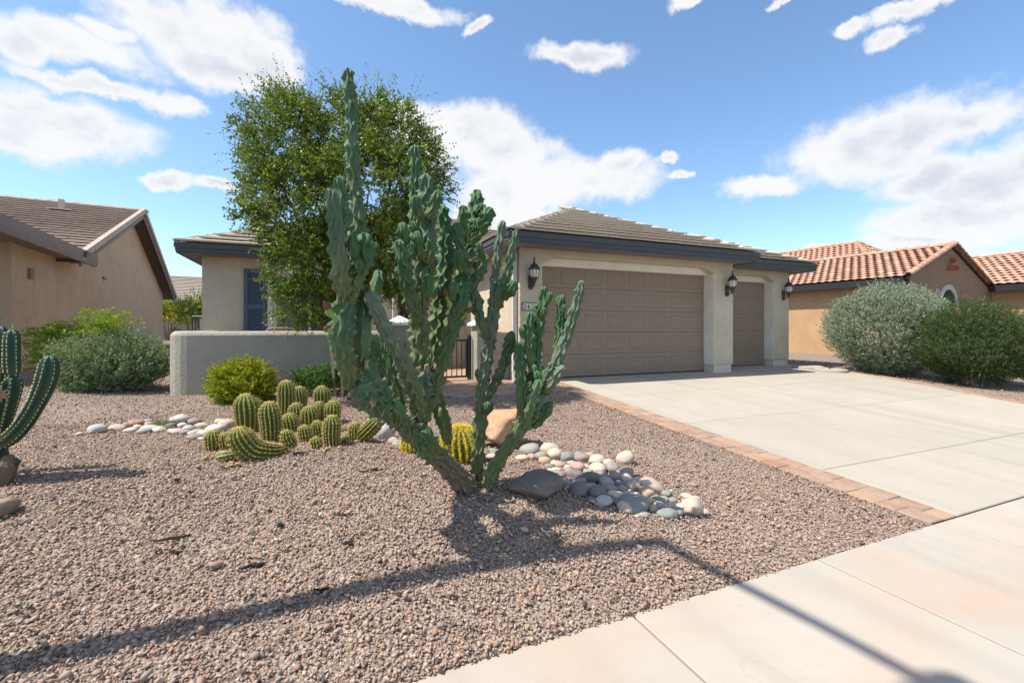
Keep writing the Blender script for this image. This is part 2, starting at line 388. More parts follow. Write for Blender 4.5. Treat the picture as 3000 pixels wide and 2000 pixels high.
def build_paving():
    s = thing('sidewalk', (0, 1.1, 0)); tag(s, kind='structure')
    xj = [-13.2+1.452*i for i in range(0, 40)]
    for a, b in zip(xj[:-1], xj[1:]):
        if -7 < a < 16: slab('concrete_slab', a+.168+.007, b+.168-.007, .22, 1.93, lambda x, y: 0, M_walk, s, .12, .004)
    d = thing('driveway', (7.6, 5, 0)); tag(d, kind='structure')
    XS = [4.652, 6.77, 9.25]; YS = [1.945, 3.0, 4.87, 6.79, 9.5]
    for j in range(4):
        y0, y1 = YS[j]+.005, YS[j+1]-.005
        for i in range(2): slab('concrete_slab', XS[i]+.004, XS[i+1]-.004, y0, y1, DZ, M_drive, d, .12, .007)
        y1 = 9.85 if j == 3 else y1
        qslab('concrete_slab', [(9.254, y0), (edge_x(y0)-.004, y0), (edge_x(y1)-.004, y1), (9.254, y1)] if j < 3 else [(9.254, y0), (edge_x(y0)-.004, y0), (edge_x(8.6)-.004, 8.6), (edge_x(8.6)-.004, y1), (9.254, y1)], DZ, M_drive, d, .12, .007)
    # apron beyond the walk down to the kerb is the walk itself; brick edging both sides
    pb = thing('paver_border', (4.45, 5, 0)); tag(pb, kind='structure')
    def row(x0, x1, ya, yb, seed):
        rr = random.Random(seed); y = ya
        while y < yb-.05:
            L = rr.choice((.15, .23, .23, .19)); L = min(L, yb-y)
            dz = rr.uniform(-.003, .004)
            slab('paver', x0+rr.uniform(.001, .004), x1-rr.uniform(.001, .004), y+.002, y+L-.003, lambda x, yy: DZ(x, yy)+.004+dz, M_pav, pb, .06, .006); y += L
    row(4.265, 4.455, 1.945, 7.5, 1); row(4.455, 4.645, 1.945, 8.68, 2)
    def srow(o0, o1, seed):
        rr = random.Random(seed); y = 1.945
        while y < 8.0:
            L = rr.choice((.15, .23, .23, .19)); dz = rr.uniform(-.003, .004); ya, yb_ = y+.002, y+L-.003
            qslab('paver', [(edge_x(ya)+o0, ya), (edge_x(ya)+o1, ya), (edge_x(yb_)+o1, yb_), (edge_x(yb_)+o0, yb_)], lambda a, b: DZ(a, b)+.004+dz, M_pav, pb, .06, .006); y += L
    srow(.004, .172, 3); srow(.176, .35, 4)
    pw = thing('paver_walkway', (3, 8.4, .36)); tag(pw, kind='structure')
    y = 7.52; k = 0
    while y < 9.25:
        x = 1.62+(k % 2)*.115
        x0r = 1.62+max(0, 8.0-y)**1.5*.9
        while x < 4.44:
            if x > x0r and not (x > 4.25 and y < 7.6):
                dz = random.uniform(-.003, .003)
                slab('paver', x+.002, min(x+.23, 4.452)-.002, y+.002, y+.148, lambda a, b: DZ(a, b)+.003+dz, M_pav, pw, .06, .006)
            x += .23
        y += .15; k += 1
build_paving()
def build_inner_floor():
    f = MB().box(-2.15, 3.84, 9.32, 12.69, .2, .372).to('patio', M_pav); tag(f, kind='structure')
build_inner_floor()

# ------------------------------------------------------------------ roof helpers
def clip(poly, cl):
    out = [tuple(p) for p in poly]
    n = len(cl)
    for i in range(n):
        a, b = cl[i], cl[(i+1) % n]; inp, out = out, []
        if not inp: return []
        sd_ = lambda p: (b[0]-a[0])*(p[1]-a[1])-(b[1]-a[1])*(p[0]-a[0])
        for j in range(len(inp)):
            p, q = inp[j], inp[(j+1) % len(inp)]; sp, sq = sd_(p), sd_(q)
            if sp >= 0: out.append(p)
            if (sp >= 0) != (sq >= 0):
                t = sp/(sp-sq); out.append((p[0]+t*(q[0]-p[0]), p[1]+t*(q[1]-p[1])))
    return out
def area(p): return .5*sum(p[i][0]*p[(i+1) % len(p)][1]-p[(i+1) % len(p)][0]*p[i][1] for i in range(len(p)))
_tile_cache = {}
def flat_profile(w, L, th=.032, lift=.03):
    def h(u, v): return lift*(1-v/(L*1.12))
    return h
def tile_face(roof, corners, m, exposure=.335, width=.42, kind='flat', single=True, sort_to=None, lim=None):
    """cover a planar roof face (corners: eave-left, eave-right, then up and round, in the roof's coordinates) with tiles"""
    C = [np.array(c, float) for c in corners]
    u = nrm(C[1]-C[0]); n = nrm(np.cross(C[1]-C[0], C[2]-C[0]))
    if n[2] < 0: n = -n
    v = np.cross(n, u)
    if v[2] < 0: v = -v
    P2 = [((c-C[0])@u, (c-C[0])@v) for c in C]
    if area(P2) < 0: P2 = P2[::-1]
    us = [p[0] for p in P2]; vmax = max(p[1] for p in P2)
    M0 = Matrix(((u[0], v[0], n[0], C[0][0]), (u[1], v[1], n[1], C[0][1]), (u[2], v[2], n[2], C[0][2]), (0, 0, 0, 1)))
    L = exposure; W = width; rows = int(vmax/L)+1; made = []
    rr = random.Random(int(abs(C[0][0]*31+C[0][1]*17)*10)+3)
    for r in range(rows):
        off = -W*.5*(r % 2) + min(us)
        for c in range(int((max(us)-min(us))/W)+2):
            a, b = off+c*W, off+(c+1)*W-.004
            q = clip([(a, r*L-(.03 if r == 0 else 0)), (b, r*L-(.03 if r == 0 else 0)), (b, (r+1)*L), (a, (r+1)*L)], [(x, y-.03 if y == 0 else y) for x, y in P2] if r == 0 else P2)
            if len(q) < 3 or abs(area(q)) < .006: continue
            full = abs(abs(area(q))-(b-a)*(L+(.03 if r == 0 else 0))) < 1e-4
            made.append((a, r*L, b-a, q, full, r))
    th = .03
    def solid(a, r0, q):
        if kind == 'flat': hf = lambda x, y: .012+.072*(1-(y-r0)/L)
        V = []; k = len(q)
        for (x, y) in q: V.append((x-a, y-r0, hf(x, y)))
        for (x, y) in q: V.append((x-a, y-r0, hf(x, y)-th*1.5))
        return V, [tuple(range(k)), tuple(range(2*k-1, k-1, -1))]+[(i, i+k, (i+1) % k+k, (i+1) % k) for i in range(k)]
    def ess(a, r0, q, full):
        # S-shaped clay tile: a barrel and a pan, cut to the face's outline by its bounding span
        x0 = max(min(p[0] for p in q)-a, 0); x1 = min(max(p[0] for p in q)-a, W); y1 = max(p[1] for p in q)-r0; y0 = min(p[1] for p in q)-r0
        if x1-x0 < .03: return None
        xs = np.linspace(x0, x1, 9); V = []
        hx = lambda x: .019*(math.sin(2*math.pi*(x/W))) + .045
        for y, l in ((y0, .05), (y1, .0)):
            for x in xs: V.append((x, y, hx(x)+l))
            for x in xs: V.append((x, y, hx(x)+l-.014))
        k = 9; Fs = []
        for i in range(k-1):
            Fs += [(i, i+1, 2*k+i+1, 2*k+i), (k+i+1, k+i, 3*k+i, 3*k+i+1), (i, k+i, k+i+1, i+1), (2*k+i+1, 3*k+i+1, 3*k+i, 2*k+i)]
        Fs += [(0, 2*k, 3*k, k), (k-1, 2*k-1, 4*k-1, 3*k-1)]
        return V, Fs
    items = []
    for (a, r0, w, q, full, r) in made:
        g = solid(a, r0, q) if kind == 'flat' else ess(a, r0, q, full)
        if g is None: continue
        items.append((a, r0, full, r == 0, g))
    if lim is not None and single:
        if sort_to is not None: items.sort(key=lambda it: np.hypot(it[0]-sort_to[0], it[1]-sort_to[1]))
        first, rest = items[:lim], items[lim:]
    else: first, rest = (items, []) if single else ([], items)
    for (a, r0, full, e, g) in first:
        key = (kind, L, W, e, m.name)
        if full and key in _tile_cache: me = _tile_cache[key]
        else:
            me = mesh('roof_tile', g[0], g[1])
            if full: _tile_cache[key] = me
        sh = Matrix.Translation((a, r0+rr.uniform(-.006, .006), rr.uniform(-.001, .002))) @ Matrix.Rotation(rr.uniform(-.003, .003), 4, 'X')
        link('roof_tile', me, m, roof, M0 @ sh)
    if rest:
        b = MB()
        for (a, r0, full, e, g) in rest: b.add([(x+a, y+r0, z+rr.uniform(-.001, .001)) for x, y, z in g[0]], g[1])
        o = link('roof_tiles', mesh('roof_tiles', b.V, b.F), m, roof, M0); o['kind'] = 'stuff'
    return len(first)
def deck(roof, faces, m, name='roof_deck', th=.05):
    b = MB()
    for f in faces:
        f = [np.array(p, float) for p in f]; n = nrm(np.cross(f[1]-f[0], f[2]-f[0])); n = n if n[2] > 0 else -n
        k = len(f); b.add(f+[p-n*th for p in f], [tuple(range(k)), tuple(range(2*k-1, k-1, -1))]+[(i, (i+1) % k, (i+1) % k+k, i+k) for i in range(k)])
    return O(name, b.V, b.F, m, roof, local=True)
def caps(roof, p0, p1, m, L=.36, w=.13, drop=.07, round_=False, lift=.05, kind='ridge_tile'):
    p0, p1 = np.array(p0, float), np.array(p1, float); T = p1-p0; D = np.linalg.norm(T); T = T/D
    side = nrm(np.cross(T, (0, 0, 1.))); up = np.cross(side, T); cnt = int(D/L)+1
    key = ('cap', L, w, drop, round_, m.name)
    if key not in _tile_cache:
        prof = [(-w, -drop), (-w*.42, 0), (w*.42, 0), (w, -drop)] if not round_ else [(w*math.cos(a), w*.85*math.sin(a)-drop) for a in np.linspace(math.pi, 0, 8)]
        V = []; k = len(prof)
        for y, l, g in ((0, .03, 1.0), (L*1.12, 0, .9)):
            for (x, z) in prof: V.append((x*g, y, z+l))
            for (x, z) in prof: V.append((x*g*.88, y, z+l-.028))
        Fs = []
        for i in range(k-1): Fs += [(i, i+1, 2*k+i+1, 2*k+i), (k+i+1, k+i, 3*k+i, 3*k+i+1), (i, k+i, k+i+1, i+1), (2*k+i+1, 3*k+i+1, 3*k+i, 2*k+i)]
        Fs += [(0, 2*k, 3*k, k), (k-1, 2*k-1, 4*k-1, 3*k-1)]
        _tile_cache[key] = mesh('ridge_tile', V, Fs)
    me = _tile_cache[key]
    for i in range(cnt):
        p = p0+T*(i*L)+np.array([0, 0, lift+random.uniform(-.005, .005)])
        j = random.uniform(-.02, .02); sx = nrm(side+T*j)
        M = Matrix(((sx[0], T[0], up[0], p[0]), (sx[1], T[1], up[1], p[1]), (sx[2], T[2], up[2], p[2]), (0, 0, 0, 1)))
        link(kind, me, m, roof, M)

# ------------------------------------------------------------------ the house
HO = (6.8, 8.72, .36)
house = thing('house', HO, 'beige stucco house with three-car garage, slate blue fascia and grey tile roof', 'house')
def hp(name, mb, m, parent=house, **kw): return mb.to(name, m, parent, **kw)
M_reveal = m_stucco('stucco_reveal', (.80, .74, .62), .3)
def build_house():
    S = .36
    hp('garage_wall', MB().poly([(3.85,.54),(3.85,3.2),(9.96,3.2),(9.96,.54),(9.31,.54),(9.31,2.89),(8.99,3.03),(4.70,3.03),(4.37,2.85),(4.37,.54)], 8.72, 9.02), M_stucco, bevel=.018)
    for (a, b) in ((3.885, 4.36), (9.315, 9.925)): hp('plinth', MB().box(a, b, 8.75, 9.09, .2, .544), M_trim, bevel=.006)
    hp('door_header', MB().box(4.2, 9.5, 8.955, 9.12, 2.855, 3.19), M_reveal)
    hp('door_jamb', MB().box(9.298, 9.5, 8.735, 9.12, .545, 2.872), M_reveal); hp('door_jamb', MB().box(4.2, 4.382, 8.735, 9.12, .545, 2.84), M_reveal)
    hp('garage_side_wall', MB().box(3.852, 4.05, 9.02, 12.9, .25, 3.2), M_stucco)
    hp('garage_side_wall', MB().box(9.76, 9.957, 9.02, 9.6, .25, 3.2), M_stucco)
    # single door wing, set back
    hp('single_garage_wall', MB().poly([(9.9,.54),(9.9,3.2),(13.13,3.2),(13.13,.54),(12.48,.54),(12.48,2.88),(12.18,3.02),(10.86,3.02),(10.53,2.86),(10.53,.54)], 9.47, 9.76), M_stucco, bevel=.018)
    for (a, b) in ((9.97, 10.52), (12.488, 13.095)): hp('plinth', MB().box(a, b, 9.50, 9.83, .2, .544), M_trim, bevel=.006)
    hp('door_header', MB().box(10.4, 12.7, 9.70, 9.86, 2.85, 3.19), M_reveal)
    hp('door_jamb', MB().box(12.468, 12.7, 9.485, 9.86, .545, 2.862), M_reveal); hp('door_jamb', MB().box(10.3, 10.542, 9.485, 9.86, .545, 2.845), M_reveal)
    hp('right_side_wall', MB().box(12.93, 13.127, 9.76, 20, .2, 3.2), M_stucco)
    hp('rear_wall', MB().box(-2.55, 13.12, 21.8, 22, .2, 3.2), M_stucco)
    hp('left_side_wall', MB().box(-2.56, -2.36, 12.902, 21.8, .2, 3.2), M_stucco)
    # body wall with a window opening
    hp('courtyard_facade', MB().poly([(-2.56,.3),(-2.56,3.2),(3.85,3.2),(3.85,.3),(2.75,.3),(2.75,2.5),(1.95,2.5),(1.95,.3),(.62,.3),(.62,2.82),(-1.08,2.82),(-1.08,1.22),(.615,1.22),(.615,.3)], 12.70, 12.9), M_stucco)
    # sections of the garage doors
    def gdoor(x0, x1, y, z0, z1, ncol, label):
        d = hp('garage_door', MB().box(x0, x1, y+.03, y+.05, z0, z1), M_door)
        d['label'] = label
        nrow = 5; hh = (z1-z0)/nrow; ww = (x1-x0)/ncol
        w, h = ww-.13, hh-.17
        V = []
        for (ins, dp) in ((0, .001), (.012, -.009), (.034, .000), (.064, -.007)):
            for (sx, sz) in ((-1, -1), (1, -1), (1, 1), (-1, 1)): V.append((sx*(w/2-ins), dp, sz*(h/2-ins)))
        Fs = [(12, 13, 14, 15)]+[(a*4+j, a*4+(j+1) % 4, a*4+4+(j+1) % 4, a*4+4+j) for a in range(3) for j in range(4)]
        pm = mesh('panel', V, Fs)
        for r in range(nrow):
            b = MB(); zc = z0+hh*r
            b.poly([(y+.002, zc+.003), (y-.005, zc+.008), (y-.005, zc+hh-.004), (y, zc+hh), (y+.028, zc+hh), (y+.028, zc+.003)], x0, x1, 'x')
            hp('section', b, M_door, d)
            for c in range(ncol):
                p = np.array([x0+ww*(c+.5), y-.005, zc+hh*.5])-ORG[d]
                link('panel', pm, M_door, d, Matrix.Translation(p))
        hp('bottom_seal', MB().box(x0, x1, y-.002, y+.03, z0-.02, z0+.008), M_black, d)
        return d
    gdoor(4.33, 9.35, 9.075, .372, 2.90, 8, 'wide double garage door of brown raised panels')
    gdoor(10.5, 12.52, 9.80, .372, 2.90, 3, 'narrow single garage door of brown raised panels')
    # window with frame and shutters
    win = hp('window', MB().box(-1.05, .59, 12.80, 12.82, 1.25, 2.79), M_pane)
    for (a, b, c, d) in ((-1.08,-1.0,1.22,2.82),(.54,.62,1.22,2.82),(-.27,-.21,1.29,2.75)): hp('frame', MB().box(a, b, 12.74, 12.83, c, d), M_cream, win)
    for (c, d) in ((1.22, 1.29), (2.75, 2.82)): hp('frame', MB().box(-1.0, .54, 12.74, 12.83, c, d), M_cream, win)
    hp('head_trim', MB().poly([(-1.30,3.06),(-1.16,2.93),(-1.12,2.84),(.66,2.84),(.70,2.93),(.84,3.06)], 12.63, 12.698), M_white, win)
    hp('side_trim', MB().box(-1.19, -1.085, 12.655, 12.698, 1.2, 2.84), M_cream, win); hp('side_trim', MB().box(.625, .73, 12.655, 12.698, 1.2, 2.84), M_cream, win)
    hp('sill', MB().box(-1.22, .76, 12.60, 12.698, 1.12, 1.20), M_cream, win)
    def shutter(x0, x1):
        z0, z1 = 1.05, 2.92
        s = hp('shutter', MB().box(x0, x1, 12.672, 12.698, z0, z1), M_shut)
        for (a, b, c, d) in ((x0, x0+.085, z0, z1), (x1-.085, x1, z0, z1)): hp('stile', MB().box(a, b, 12.645, 12.671, c, d), M_shut, s)
        zm = 1.05+.95
        for (c, d) in ((z0, z0+.10), (zm-.06, zm+.06), (z1-.10, z1)): hp('rail', MB().box(x0+.086, x1-.086, 12.646, 12.671, c, d), M_shut, s)
        V = [(0, 0, 0), (1, 0, 0), (1, -.018, -.018), (0, -.018, -.018), (0, 0, -.008), (1, 0, -.008), (1, -.018, -.026), (0, -.018, -.026)]
        sm = mesh('slat', [(v[0]*(x1-x0-.172), v[1], v[2]) for v in V], [(0,1,2,3),(7,6,5,4),(3,2,6,7),(0,3,7,4),(1,5,6,2),(0,4,5,1)])
        for (c, d) in ((z0+.10, zm-.06), (zm+.06, z1-.10)):
            n = int((d-c)/.036)
            for i in range(n): link('slat', sm, M_shut, s, Matrix.Translation(np.array([x0+.086, 12.671, c+(i+1)*(d-c)/(n+.3)])-ORG[s]))
    shutter(-1.70, -1.215); shutter(.76, 1.245)
    # front door and its side light in the shade behind the gate
    fd = hp('entry_door', MB().box(1.97, 2.73, 12.80, 12.85, .37, 2.48), M_black)
    for x in (2.1, 2.24, 2.38, 2.52, 2.66): hp('bar', MB().tube([(x, 12.77, .5), (x, 12.77, 2.4)], .008, 6), M_bronze, fd)
    hp('door_frame', MB().box(1.86, 1.948, 12.64, 12.90, .37, 2.6), M_cream, fd); hp('door_frame', MB().box(2.752, 2.84, 12.64, 12.90, .37, 2.6), M_cream, fd)
    hp('entry_column', MB().box(1.72, 1.84, 11.9, 12.05, .36, 3.2), M_cream)
    # gutter downpipe at the garage corner
    dp = MB().box(3.74, 3.83, 8.80, 8.89, .55, 3.15); dp.lathe([(.055, .3), (.055, .62), (.05, .64)], (3.785, 8.845, 0), 10)
    hp('downpipe', dp, M_cream)
    # eaves: soffit, stepped fascia
    def eave(pts):
        """pts: plan polyline of the fascia's outer face, house on its left"""
        b = MB(); n = len(pts)
        for i in range(n-1):
            a, c = np.array(pts[i], float), np.array(pts[i+1], float); T = nrm(c-a); N = np.array([-T[1], T[0]])   # N points inward
            e0 = 0 if i == 0 else 0; 
            for (o0, o1, z0, z1) in ((0, .03, 3.155, 3.385), (-.03, -.0005, 3.28, 3.375), (-.012, -.0005, 3.20, 3.278)):
                A, B = a+N*o0-T*(-o0 if i > 0 else 0)*0, c+N*o0
                # mitre by extending past the corner by the offset
                ext = lambda k: (T*(-o0)) 
                q = [a+N*o0+(T*o0 if i > 0 else 0), c+N*o0-(T*o0 if i < n-2 else 0), c+N*o1-(T*o1 if i < n-2 else 0), a+N*o1+(T*o1 if i > 0 else 0)]
                b.poly([tuple(p) for p in q], z0, z1, 'z')
        return b
    # plan runs counter-clockwise so that the house lies on the left
    hp('fascia', eave([(3.40, 16), (3.40, 8.20), (10.25, 8.20), (10.25, 8.97)]), M_slate)
    hp('fascia', eave([(10.252, 8.97), (13.60, 8.97), (13.60, 20)]), M_slate)
    hp('fascia', eave([(-2.95, 22.4), (-2.95, 12.2), (3.40, 12.2)]), M_slate)
    hp('soffit', MB().poly([(3.43, 12.3), (3.43, 8.23), (10.22, 8.23), (10.22, 9.0), (13.57, 9.0), (13.57, 20), (3.9, 20), (3.9, 12.3)], 3.17, 3.19, 'z'), M_soffit)
    hp('soffit', MB().poly([(-2.92, 12.23), (3.42, 12.23), (3.42, 22.3), (-2.92, 22.3)], 3.171, 3.191, 'z'), M_soffit)
    # roof
    p = .455; z0 = 3.39; te = 2.27
    H = lambda x, y, z: tuple(np.array([x, y, z])-np.array(HO))
    ap = (6.825, 11.625, z0+3.425*p)
    f_front = [H(3.40, 8.18, z0), H(10.25, 8.18, z0), H(*ap)]
    f_left = [H(3.40, 20, z0), H(3.40, 8.2, z0), H(*ap), H(6.825, 20, ap[2])]
    f_right = [H(10.25, 8.2, z0), H(10.25, 20, z0), H(6.825, 20, ap[2]), H(*ap)]
    f2 = [H(10.25, 8.95, z0), H(13.6, 8.95, z0), H(13.6-te, 8.97+te, z0+te*p), H(10.25-te, 8.97+te, z0+te*p)]
    f2r = [H(13.6, 8.97, z0), H(13.6, 20, z0), H(13.6-te, 20, z0+te*p), H(13.6-te, 8.97+te, z0+te*p)]
    f2l = [H(10.25, 20, z0-.02), H(10.25, 8.97, z0-.02), H(13.6-te, 8.97+te, z0+te*p-.05), H(13.6-te, 20, z0+te*p-.05)]
    tb = 5.0; zr = z0+tb*p
    b_front = [H(-2.95, 12.18, z0), H(9.9, 12.18, z0), H(4.9, 17.2, zr), H(2.05, 17.2, zr)]
    b_left = [H(-2.95, 22.2, z0), H(-2.95, 12.2, z0), H(2.05, 17.2, zr)]
    b_back = [H(9.9, 22.2, z0), H(-2.95, 22.2, z0), H(2.05, 17.2, zr), H(4.9, 17.2, zr)]
    b_right = [H(9.9, 12.2, z0), H(9.9, 22.2, z0), H(4.9, 17.2, zr)]
    roof = deck(house, [f_front, f_left, f_right, f2, f2r, f2l, b_front, b_left, b_back, b_right], M_soffit, 'roof')
    n1 = tile_face(roof, f_front, M_tile, lim=None)
    n2 = tile_face(roof, f2, M_tile)
    n3 = tile_face(roof, b_front, M_tile, sort_to=(1.0, 0), lim=max(20, 298-n1-n2))
    for f in (f_left, f_right, f2r, b_left): tile_face(roof, f, M_tile, single=False)
    caps(roof, H(3.42, 8.2, z0), H(*ap), M_tile); caps(roof, H(10.23, 8.2, z0), H(*ap), M_tile)
    caps(roof, H(13.58, 8.97, z0), H(13.6-te, 8.97+te, z0+te*p), M_tile); caps(roof, H(-2.93, 12.2, z0), H(2.05, 17.2, zr), M_tile)
    caps(roof, H(2.05, 17.2, zr), H(4.9, 17.2, zr), M_tile)
    return n1, n2, n3
print('tiles', build_house())

# ------------------------------------------------------------------ courtyard wall, pillars, gate
def build_courtyard():
    w = thing('courtyard_wall', (-.3, 9.3, .3), 'low grey stucco courtyard wall with rounded pale top in front of the shutters', 'wall')
    # front run: rounded top and end
    def run(pts, z0, z1, th):
        b = MB(); P = np.array(pts, float); prof = [(-th/2, z0), (-th/2, z1-.07), (-th/2+.02, z1-.03), (-th/2+.06, z1), (th/2-.06, z1+.004), (th/2-.02, z1-.03), (th/2, z1-.07), (th/2, z0)]
        V = []; n = len(P); T = nrm(np.gradient(P, axis=0))
        for i in range(n):
            N = np.array([-T[i][1], T[i][0]]); mi = 1.0
            for (o, z) in prof: V.append((P[i][0]-N[0]*o, P[i][1]-N[1]*o, z))
        k = len(prof); Fs = [(i*k+j, i*k+j+1, (i+1)*k+j+1, (i+1)*k+j) for i in range(n-1) for j in range(k-1)]
        Fs += [tuple(range(k)), tuple(range(n*k-1, (n-1)*k-1, -1))]
        return b.add(V, Fs)
    arc = [(-2.08+.17*math.cos(a)-.02, 9.57-.17-.02+.0+.17*math.sin(a)+.0) for a in np.linspace(math.pi, 1.5*math.pi, 6)]
    pts = [(-2.27, 12.68), (-2.27, 11.5), (-2.27, 10.5)]+[(x, y) for x, y in [(-2.27+.20*(1-math.cos(a)), 9.50-.20*math.sin(a)) for a in np.linspace(0, math.pi/2, 6)]]+[(-1.0, 9.30), (0.2, 9.30), (1.3, 9.30)]
    # stands 1.08 m above the gravel
    run(pts, .15, 1.425, .2).to('wall', M_court, w)
    for (x0, x1) in ((1.28, 1.68), (3.06, 3.46)):
        pl = MB().box(x0, x1, 9.17, 9.57, .25, 1.53).to('pillar', M_court, w, bevel=.012)
        xm = (x0+x1)/2
        MB().add([(x0-.07, 9.10, 1.532), (x1+.07, 9.10, 1.532), (x1+.07, 9.64, 1.532), (x0-.07, 9.64, 1.532), (x0-.07, 9.10, 1.585), (x1+.07, 9.10, 1.585), (x1+.07, 9.64, 1.585), (x0-.07, 9.64, 1.585), (xm, 9.37, 1.735)],
                 [(3,2,1,0),(0,1,5,4),(1,2,6,5),(2,3,7,6),(3,0,4,7),(4,5,8),(5,6,8),(6,7,8),(7,4,8)]).to('cap', M_white, pl)
    MB().box(3.462, 3.85, 9.27, 9.47, .25, 1.40).to('wall', M_court, w, bevel=.02)
    g = thing('garden_gate', (2.9, 9.45, .37), 'black iron garden gate of thin bars beside the pillar', 'gate')
    MB().box(2.945, 3.02, 9.41, 9.485, .36, 1.30).to('post', M_black, g); MB().box(1.70, 1.76, 9.42, 9.48, .36, 1.28).to('post', M_black, g)
    for z in (.42, 1.20): MB().box(1.78, 2.94, 9.43, 9.465, z, z+.04).to('rail', M_black, g)
    MB().box(2.90, 2.94, 9.428, 9.468, .463, 1.197).to('stile', M_black, g); MB().box(1.78, 1.82, 9.428, 9.468, .463, 1.197).to('stile', M_black, g)
    for i in range(9):
        x = 1.93+i*.11; MB().box(x-.008, x+.008, 9.44, 9.456, .462, 1.198).to('bar', M_black, g)
    MB().box(2.955, 3.01, 9.42, 9.475, 1.302, 1.335).to('post_cap', M_black, g)
    # chair back just showing over the wall
    c = thing('patio_chair', (-.75, 10.4, .372), 'tan patio chair whose rounded back just shows above the courtyard wall', 'chair')
    k = m_plain('tan_cane', (.30, .24, .18), .7, .2)
    MB().box(-1.05, -.45, 10.15, 10.65, .76, .82).to('seat', k, c, bevel=.02)
    MB().poly([(-1.06, .9), (-1.06, 1.40), (-1.0, 1.475), (-.9, 1.50), (-.6, 1.50), (-.5, 1.475), (-.44, 1.40), (-.44, .9)], 10.66, 10.72).to('backrest', k, c, bevel=.02)
    for x in (-1.03, -.47):
        for y in (10.17, 10.69): MB().tube([(x, y, .372), (x, y, .90)], .018, 8).to('leg', k, c)
build_courtyard()

# ------------------------------------------------------------------ wall lanterns and house number
def build_lanterns():
    glass, t, b = newmat('lantern_glass'); setc(t, b, (.62, .60, .55), .12, .5)
    def mk(label):
        L = thing('wall_lantern', (0, 0, 0), label, 'lantern', 'bronze carriage lanterns on the garage wall')
        MB().poly([(-.055, -.17), (-.035, -.20), (.035, -.20), (.055, -.17), (.055, .06), (.03, .10), (-.03, .10), (-.055, .06)], -.035, -.001).to('back_plate', M_bronze, L, bevel=.008)
        # scroll arm
        pts = [(0, -.03, -.12), (0, -.07, -.15), (0, -.12, -.13), (0, -.15, -.08), (0, -.18, -.05), (0, -.185, -.01)]
        MB().tube(pts, .013, 8).to('arm', M_bronze, L)
        MB().tube([(0, -.04, -.02), (0, -.08, .0), (0, -.12, -.04), (0, -.10, -.08), (0, -.07, -.06)], .009, 6).to('scroll', M_bronze, L)
        c = (0, -.185, 0)
        MB().lathe([(.01, -.16), (.02, -.14), (.012, -.11), (.035, -.08), (.045, -.03), (.06, -.005), (.085, .0), (.09, .02), (.07, .025)], c, 16).to('base_cup', M_bronze, L)
        MB().lathe([(.065, .022), (.085, .06), (.097, .11), (.10, .15), (.092, .19), (.085, .20)], c, 20).to('glass_globe', glass, L, smooth=True)
        for i in range(8):
            a = 2*math.pi*i/8; f = lambda r, z: (c[0]+r*math.cos(a), c[1]+r*math.sin(a), z)
            MB().tube([f(.07, .02), f(.09, .06), f(.102, .11), f(.105, .15), f(.097, .19), f(.088, .205)], .005, 5).to('cage_rib', M_bronze, L)
        MB().lathe([(.112, .198), (.122, .205), (.118, .225), (.09, .25), (.082, .285), (.06, .31), (.025, .325), (.018, .345), (.028, .36), (.02, .38), (.012, .40), (.02, .42), (.012, .445), (.002, .47)], c, 18).to('lamp_roof', M_bronze, L, smooth=True)
        return L
    a = mk('bronze wall lantern left of the double garage door above the house number')
    b = copy_tree(a); b['label'] = 'bronze wall lantern on the pier between the two garage doors'
    c = copy_tree(a); c['label'] = 'bronze wall lantern at the far right corner beside the single garage door'
    a.location = (4.10, 8.718, 2.50); b.location = (9.72, 8.718, 2.50); c.location = (12.86, 9.468, 2.52)
    n = thing('house_number', (4.10, 8.70, 1.93), 'small tile plaque with black house number under the left lantern', 'plaque')
    MB().box(3.90, 4.32, 8.700, 8.718, 1.85, 2.02).to('frame', M_black, n)
    MB().box(3.915, 4.305, 8.695, 8.6995, 1.865, 2.005).to('plate', m_plain('number_tile', (.58, .54, .42), .4, .4, .05), n)
    for i, ch in enumerate('2624'):
        cu = bpy.data.curves.new('digit', 'FONT'); cu.body = ch; cu.size = .135; cu.extrude = .002; cu.align_x = 'CENTER'
        to = bpy.data.objects.new('digit', cu); COL.objects.link(to); bpy.context.view_layer.update()
        me = bpy.data.meshes.new_from_object(to.evaluated_get(bpy.context.evaluated_depsgraph_get())); bpy.data.objects.remove(to)
        o = link('digit', me, M_black, n, Matrix.Translation((-.145+i*.097, -.0085, -.042)) @ Matrix.Rotation(R(90), 4, 'X') @ Matrix.Diagonal((.82, 1, 1, 1)))
build_lanterns()

